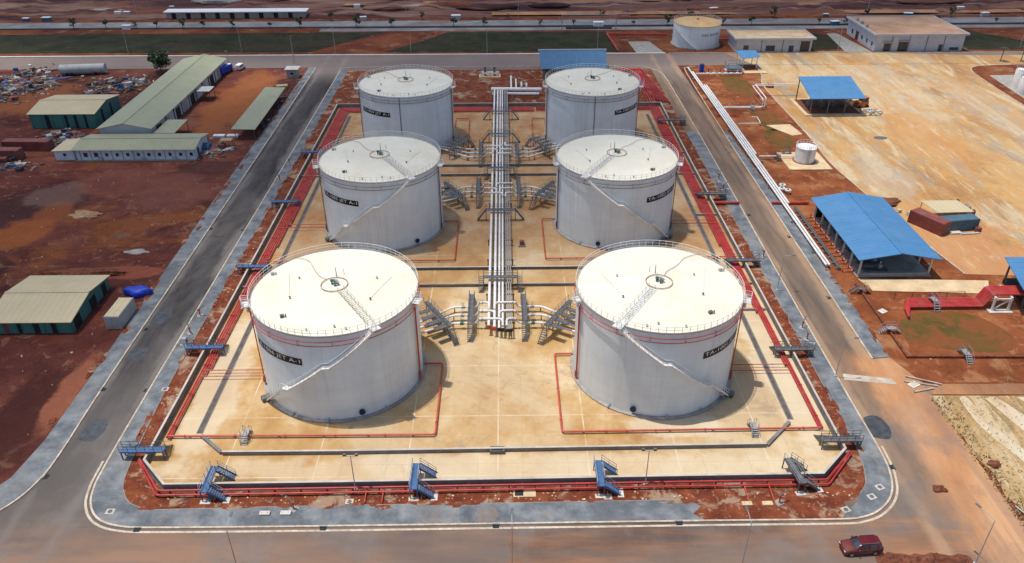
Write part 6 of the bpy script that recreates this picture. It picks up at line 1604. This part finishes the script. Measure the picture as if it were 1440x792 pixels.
window(t, -68.5, 250.4, 1.0, 1.4, 1.0); window(t, -66.8, 252, 0, .9, 2.1, 'E', name='door')
t = thing('tan_pallet', 'tan timber stack beside the kiosk at the top of the west road', 'timber stack', (-69.5, 240, 0))
for k in range(5): MB().obox(-69.5+.05*k,240,.0+.2*k,3.4,2.2,.17,.05*k).build('timber_layer', M['wood'], t)
# mounds of spoil
def mound(label, x, y, s, seed, m_='mud'):
    o = blob('spoil_mound', M[m_], s, seed, 4); o.location = (x,y,-.12); tag(o, label, 'mound')
def ridge(label, x0, x1, y0, y1, h, seed, mat):
    from mathutils import noise as mn
    nx, ny = 90, 26; vs = []
    for j in range(ny):
        for i in range(nx):
            u, v = i/(nx-1), j/(ny-1)
            wob = .5*mn.noise(Vector((u*9, seed, 0)))
            e = max(0, 1-abs(2*v-1+wob)*1.25)*min(1, u*7, (1-u)*7)
            q = .35+.75*abs(mn.fractal(Vector((u*16, v*4, seed)), .9, 2.1, 5))+.35*mn.noise(Vector((u*6, seed*2, 1)))
            vs.append((x0+(x1-x0)*u, y0+(y1-y0)*v, -.03+h*e*max(0, q)))
    o = MB().add(vs, [(j*nx+i, j*nx+i+1, (j+1)*nx+i+1, (j+1)*nx+i) for j in range(ny-1) for i in range(nx-1)]).build('spoil_mound', mat, None, True)
    tag(o, label, 'mound')
ridge('long dark red spoil mound on the front road beside the red car', 43.0, 54.5, 58.8, 61.6, 1.0, 3.3, M['mud'])
mound('pale rubble mound in front of the long dark spoil mound', 50.5, 59.0, (2.6,.7,.45), 6, 'concrete')
mound('small brown soil mound on the orange dirt track', 55.8, 71.3, (.9,.6,.45), 8)
mound('dark little spoil mound beside the scrub field', 65.2, 75.5, (.8,.7,.5), 9)
mound('sandy tan mound on the red ground north of the teal store', -91, 152.5, (3.8,2.2,.5), 12, 'tan')
mound('low pale gravel mound near the west apron', -73.5, 136, (2.4,.9,.3), 14, 'concrete')
mound('dark spoil ridge near the grey roof stack, west of the road', -79, 127.5, (7,1.3,.8), 15)
mound('rust-brown clump at the yard edge by the loading canopy', 82.6, 238, (1.3,1.1,.9), 17)
mound('brown dug heap at the yard kerb above the rust-red container', 84.0, 155.5, (3.2,2.2,.7), 19)
# stones: too many to count
rs = random.Random(11); b = MB()
for k in range(420):
    zone = rs.random()
    if zone < .45: x, y = rs.uniform(-160,-66), rs.uniform(70,180)
    elif zone < .7: x, y = rs.uniform(-44,44), rs.uniform(70.1,71.4)
    elif zone < .8: x, y = rs.uniform(-51.4,-49.2), rs.uniform(80,200)
    elif zone < .9: x, y = rs.uniform(46.3,48.0), rs.uniform(82,190)
    else: x, y = rs.uniform(62,120), rs.uniform(92,200)
    s = rs.uniform(.08,.26)*(1.7 if x < -66 and k % 9 == 0 else 1)
    b.obox(x,y,-.04,s,s*rs.uniform(.6,1),s*.7+(.2 if x < -66 else 0),rs.uniform(0,3),rs.uniform(-.4,.4))
tag(b.build('stones', M['pale_slab']), 'scattered pale stones on the red ground', 'stones', kind='stuff')
b = MB()
for k in range(1500):
    x = rs.gauss(0,1)*1.2 + 63.6 + rs.random()**3*12; y = rs.uniform(58,89.5)
    if x < 62.9: x = 62.9+rs.random()*.8
    h = rs.uniform(.12,.4)*(1.4 if x < 65.5 else .7); a = rs.uniform(0,6.3); lx, ly = rs.uniform(-.4,.4), rs.uniform(-.4,.4); w = rs.uniform(.05,.16)
    b.add([(x-w*math.cos(a),y-w*math.sin(a),0),(x+w*math.cos(a),y+w*math.sin(a),0),(x+lx,y+ly,h)], [(0,1,2)])
tag(b.build('dry_grass', paint('straw', (.36,.26,.13), .9, var=.4, scale=2)), 'dry tufts of grass along the scrub field', 'dry grass', kind='stuff')

# ------------------------------------------------------------------ trees
def tree(name, label, x, y, h, rad, group=None, nleaf=900, seed=1, leaf=.35, mat=None, base=0, squash=.8, cat='tree'):
    rnd = random.Random(seed)
    t = thing(name, label, cat, (x, y, base), 0, group)
    tr = MB(); tr.tube([(0,0,-.05),(.04*h*.3,0,h*.3),(-.03*h*.2,.05,h*.62)], .035*h**.8, 8)
    clumps = []
    nc = max(5, int(nleaf/70))
    for k in range(nc):
        a, rr2, zz = rnd.uniform(0,6.28), rad*math.sqrt(rnd.random())*.8, rnd.uniform(.38,.9)*h
        c = Vector((rr2*math.cos(a), rr2*math.sin(a), zz)); clumps.append((c, rnd.uniform(.3,.55)*rad))
        if k < 8: tr.tube([(0,0,h*.35),(c.x*.5,c.y*.5,h*.35+(c.z-h*.35)*.6),tuple(c)], .012*h**.8, 5)
    tr.build('trunk', M['trunk_bark'], t, True, world=False)
    cr = MB()
    for k in range(nleaf):
        c, rr2 = clumps[rnd.randrange(nc)]
        d = Vector((rnd.gauss(0,1), rnd.gauss(0,1), rnd.gauss(0,1)*squash)); d = d.normalized()*rr2*rnd.random()**.4
        p = c + d; n = Vector((rnd.gauss(0,1), rnd.gauss(0,1), rnd.gauss(0,1)+.6)).normalized()
        u = n.orthogonal().normalized(); v = n.cross(u); s = leaf*rnd.uniform(.6,1.3)
        cr.add([p-u*s-v*s*.35, p+u*s*.1-v*s*.5, p+u*s, p+v*s*.5], [(0,1,2,3)])
    cr.build('crown', mat or M['leaf'], t, world=False)
    return t
tree('shade_tree', 'dark green tree behind the far end of the olive workshop', -113.5, 257.5, 6.6, 3.8, None, 1800, 4, .42)
p0 = tree('young_tree', 'young tree', 0, 0, 4.2, 1.5, 'young trees along the far road', 150, 5, .36)
p1 = tree('young_tree', 'young tree', 0, 0, 3.4, 1.0, 'young trees along the far road', 110, 6, .34)
first = {0: p0, 1: p1}; rt = random.Random(5)
KT = ['thin','bushy','low','tall','sparse','leaning']
xs = [-170,-158,-146,-137,-128] + [-118+12.1*k for k in range(30)]
for k, x in enumerate(xs):
    q = k % 2; o = first.pop(q, None)
    lab = 'small dark young tree in the verge of the far grey road'
    loc = (x+rt.uniform(-1.5,1.5), 316.9 if x < -72 or k % 3 else 328.6, 0)
    if o is None: o = dup((p0, p1)[q], loc, rt.uniform(0,6), lab)
    else: o.location = loc; o['label'] = lab
    s = rt.uniform(.7,1.25); o.scale = (s,s,s)
for k, (x, y, h) in enumerate(((169.3,264.5,4.4),(176,264,5.0))):
    t = thing('palm_tree', ['slim young palm at the far edge of the sandy yard','taller palm next to the white vessels'][k], 'palm tree', (x, y, 0))
    MB().tube([(0,0,-.03),(.1,0,h*.5),(.25,.1,h)], .14, 8).build('trunk', M['trunk_bark'], t, True, world=False)
    c = MB(); rnd = random.Random(k+3)
    for q in range(14):
        a = q*.45+rnd.uniform(0,.2); el = rnd.uniform(.1,.9)
        pts = [Vector((.25,.1,h)) + Vector((math.cos(a)*r, math.sin(a)*r, el*r*.6-.22*r*r)) for r in (0,.6,1.2,1.8)]
        for u, v in zip(pts, pts[1:]):
            s = Vector((-math.sin(a), math.cos(a), 0))*.2
            c.add([u-s,u+s,v+s*.8,v-s*.8], [(0,1,2,3)])
    c.build('crown', M['leaf'], t, world=False)
# lamp posts far off
def far_post(label, loc, h):
    t = thing('far_lamp_post', label, 'lamp post', loc, 0, 'lamp posts along the back roads')
    MB().cyl(0,0,-.03,h,.11,.06,8).build('post', M['lamp_grey'], t, world=False)
    MB().tube([(0,0,h),(0,-1.2,h+.2)], .05, 6).build('arm', M['lamp_grey'], t, world=False)
    MB().obox(0,-1.3,h+.12,.3,.7,.12).build('lamp_head', M['steel'], t, world=False)
    return t
f0 = None
for k, (x, y, h, lab) in enumerate([(-134,281.4,8,'far lamp post on the grass verge behind the scrap heaps'),(-94,282.6,8,'far lamp post on the grass verge behind the olive workshop'),(-60,279.8,9,'far lamp post at the top of the west road'),(-33,279,9,'far lamp post between the bare soil and the grass, behind tank TA-1004'),(-6,278.6,9,'far lamp post behind the rack pipes'),(33,278,9,'far lamp post behind the faded blue roof'),(118.5,277.8,9,'far lamp post between pump building and warehouse'),(-92,261.4,6,'far lamp post beside the white van'),
                                    (-40,331,10,'far lamp post on the far road, west of the rear tanks'),(6,331,10,'far lamp post on the far road, behind the rack'),(52,331,10,'far lamp post on the far road, left of the fire water tank'),(150,331,10,'far lamp post on the far road, behind the warehouse'),(-150,331,10,'far lamp post on the far road, beside the long white roof'),(186,282,9,'far lamp post on the grass east of the warehouse')]):
    if f0 is None: f0 = far_post(lab, (x,y,0), h)
    else:
        o = dup(f0, (x,y,0), 0, lab); s = h/8; o.scale = (1,1,s)
t = thing('billboard_post', 'tall grey signal mast beside the kiosk at the top of the west road', 'mast', (-71.6, 266.6, 0))
MB().cyl(-71.6,266.6,-.03,9.5,.13,.08,8).build('post', M['lamp_grey'], t); MB().bar((-73,266.6,9.4),(-70.2,266.6,9.4),.12).bar((-73,266.6,8.6),(-70.2,266.6,8.6),.1).build('cross_arm', M['steel'], t)
t = thing('rail_gantry', 'white tubular gantry frame on the far grass behind the rear tanks', 'gantry', (33, 309, 0))
b = MB()
for x in (22.5,43.5): b.bar((x,309.4,-.03),(x,309.4,6.0),.3)
b.bar((22.5,309.4,6),(43.5,309.4,6),.3).bar((22.5,309.4,4.6),(43.5,309.4,4.6),.16)
b.build('frame', M['galv'], t); MB().box(24,309.3,.6,42,309.5,1.6).build('panel', M['steel'], t)
# spoil banks and specks far away
rk = random.Random(21)
for k in range(26):
    x, y = rk.uniform(-190,190), rk.uniform(338,372); s = rk.uniform(2.5,9)
    m_ = ['mud','far_soil','dirt','concrete'][rk.randrange(4)]
    o = blob('distant_mound', M[m_], (s*1.6,s*.35,rk.uniform(.5,1.5)), k, 3); o.location = (x,y,.3)
    tag(o, 'low earth bank on the cleared ground beyond the far road', 'earth bank', 'earth banks beyond the far road')
for k in range(16):
    x, y = rk.choice([rk.uniform(-70,200), rk.uniform(-200,-130)]), rk.choice([329.5,330.6,316.2,341,352]); s = rk.uniform(.6,1.4)
    t = thing('distant_shed' , 'tiny pale hut beside the far road', 'hut', (x,y,.3), rk.uniform(-.2,.2), 'tiny huts beside the far road')
    MB().box(-s*1.4,-s*.7,-.6,s*1.4,s*.7,s).build('wall', M[['cont_grey','white','cont_blue'][k % 3]], t, world=False); MB().box(-s*1.5,-s*.8,s,s*1.5,s*.8,s+.15).build('roof', M['letter'], t, world=False)

# ------------------------------------------------------------------ sky, sun, cloud, camera
SUN = Vector((-.25, .062, 1.0)).normalized()
wd = bpy.data.worlds.new('World'); scene.world = wd; wd.use_nodes = True
nt = wd.node_tree; bg = nt.nodes['Background']
sky = nt.nodes.new('ShaderNodeTexSky'); sky.sky_type = 'NISHITA'; sky.sun_disc = False
sky.sun_elevation = math.asin(SUN.z); sky.sun_rotation = math.atan2(SUN.x, SUN.y)
sky.air_density = 1.0; sky.dust_density = 1.5
nt.links.new(sky.outputs[0], bg.inputs['Color']); bg.inputs['Strength'].default_value = SKY_STRENGTH
ld = bpy.data.lights.new('sun', 'SUN'); ld.energy = SUN_STRENGTH; ld.angle = RAD(.53); ld.color = (1.0, .955, .88)
so = bpy.data.objects.new('sun', ld); COL.objects.link(so); so.location = (0,0,300)
so.rotation_euler = (-SUN).to_track_quat('-Z', 'Y').to_euler()

# unseen thin clouds, added overhead to dim the sun in the west and back
def cloud_mat():
    m = bpy.data.materials.new('thin_shade_cloud'); m.use_nodes = True; nt = m.node_tree; nt.nodes.clear()
    out = _n(nt, 'ShaderNodeOutputMaterial'); tr = _n(nt, 'ShaderNodeBsdfTransparent'); df = _n(nt, 'ShaderNodeBsdfTranslucent')
    df.inputs['Color'].default_value = (.9,.9,.92,1)
    mx = _n(nt, 'ShaderNodeMixShader')
    tc = _n(nt, 'ShaderNodeTexCoord'); sp = _n(nt, 'ShaderNodeSeparateXYZ'); nt.links.new(tc.outputs['Generated'], sp.inputs[0])
    def edge(v):
        a = math_(nt, 'ABSOLUTE', math_(nt, 'SUBTRACT', v, .5)); return math_(nt, 'MULTIPLY', a, 2)
    ex, ey = edge(sp.outputs[0]), edge(sp.outputs[1])
    r = math_(nt, 'SQRT', math_(nt, 'ADD', math_(nt, 'POWER', ex, 2.0), math_(nt, 'POWER', ey, 2.0)))
    r = math_(nt, 'ADD', r, math_(nt, 'MULTIPLY', math_(nt, 'SUBTRACT', noise(nt, .012, 4), .5), .5))
    f = math_(nt, 'MULTIPLY', smoothstep(nt, r, 1.0, .62), CLOUD_DENSITY)
    nt.links.new(f, mx.inputs[0]); nt.links.new(tr.outputs[0], mx.inputs[1]); nt.links.new(df.outputs[0], mx.inputs[2]); nt.links.new(mx.outputs[0], out.inputs['Surface'])
    return m
CM = cloud_mat()
def shade_cloud(cx, cy, rx, ry, z=420, seed=1):
    from mathutils import noise as mn
    b = bmesh.new(); bmesh.ops.create_icosphere(b, subdivisions=4, radius=1.0)
    off = SUN*(z/SUN.z)
    for v in b.verts:
        q = 1+.12*mn.noise(v.co*2.2+Vector((seed*7.1,0,0)))
        v.co = Vector((v.co.x*rx*q, v.co.y*ry*q, v.co.z*26*q))
    me = bpy.data.meshes.new('shade_cloud'); b.to_mesh(me); b.free(); me.materials.append(CM); me.shade_smooth()
    o = bpy.data.objects.new('shade_cloud', me); COL.objects.link(o); o.location = (cx+off.x, cy+off.y, z+20); struct(o)
for c in CLOUDS: shade_cloud(*c)

cam = bpy.data.cameras.new('camera'); co = bpy.data.objects.new('camera', cam); COL.objects.link(co); scene.camera = co
cam.sensor_fit = 'HORIZONTAL'; cam.sensor_width = 36; cam.lens = 36*1097.5/1440; cam.clip_start = .5; cam.clip_end = 6000
pitch, yaw, roll = .5509, .0090, -.0039
fw = Vector((math.sin(yaw)*math.cos(pitch), math.cos(yaw)*math.cos(pitch), -math.sin(pitch)))
rt_ = fw.cross(Vector((0,0,1))).normalized(); up = rt_.cross(fw)
r2 = rt_*math.cos(roll)+up*math.sin(roll); u2 = -rt_*math.sin(roll)+up*math.cos(roll)
co.matrix_world = Matrix(((r2.x,u2.x,-fw.x,0),(r2.y,u2.y,-fw.y,0),(r2.z,u2.z,-fw.z,75.9),(0,0,0,1)))
vs_ = scene.view_settings; vs_.view_transform = 'Standard'; vs_.look = 'None'; vs_.exposure = EXPOSURE; vs_.gamma = 1; vs_.use_curve_mapping = False
scene.cycles.transparent_max_bounces = 16
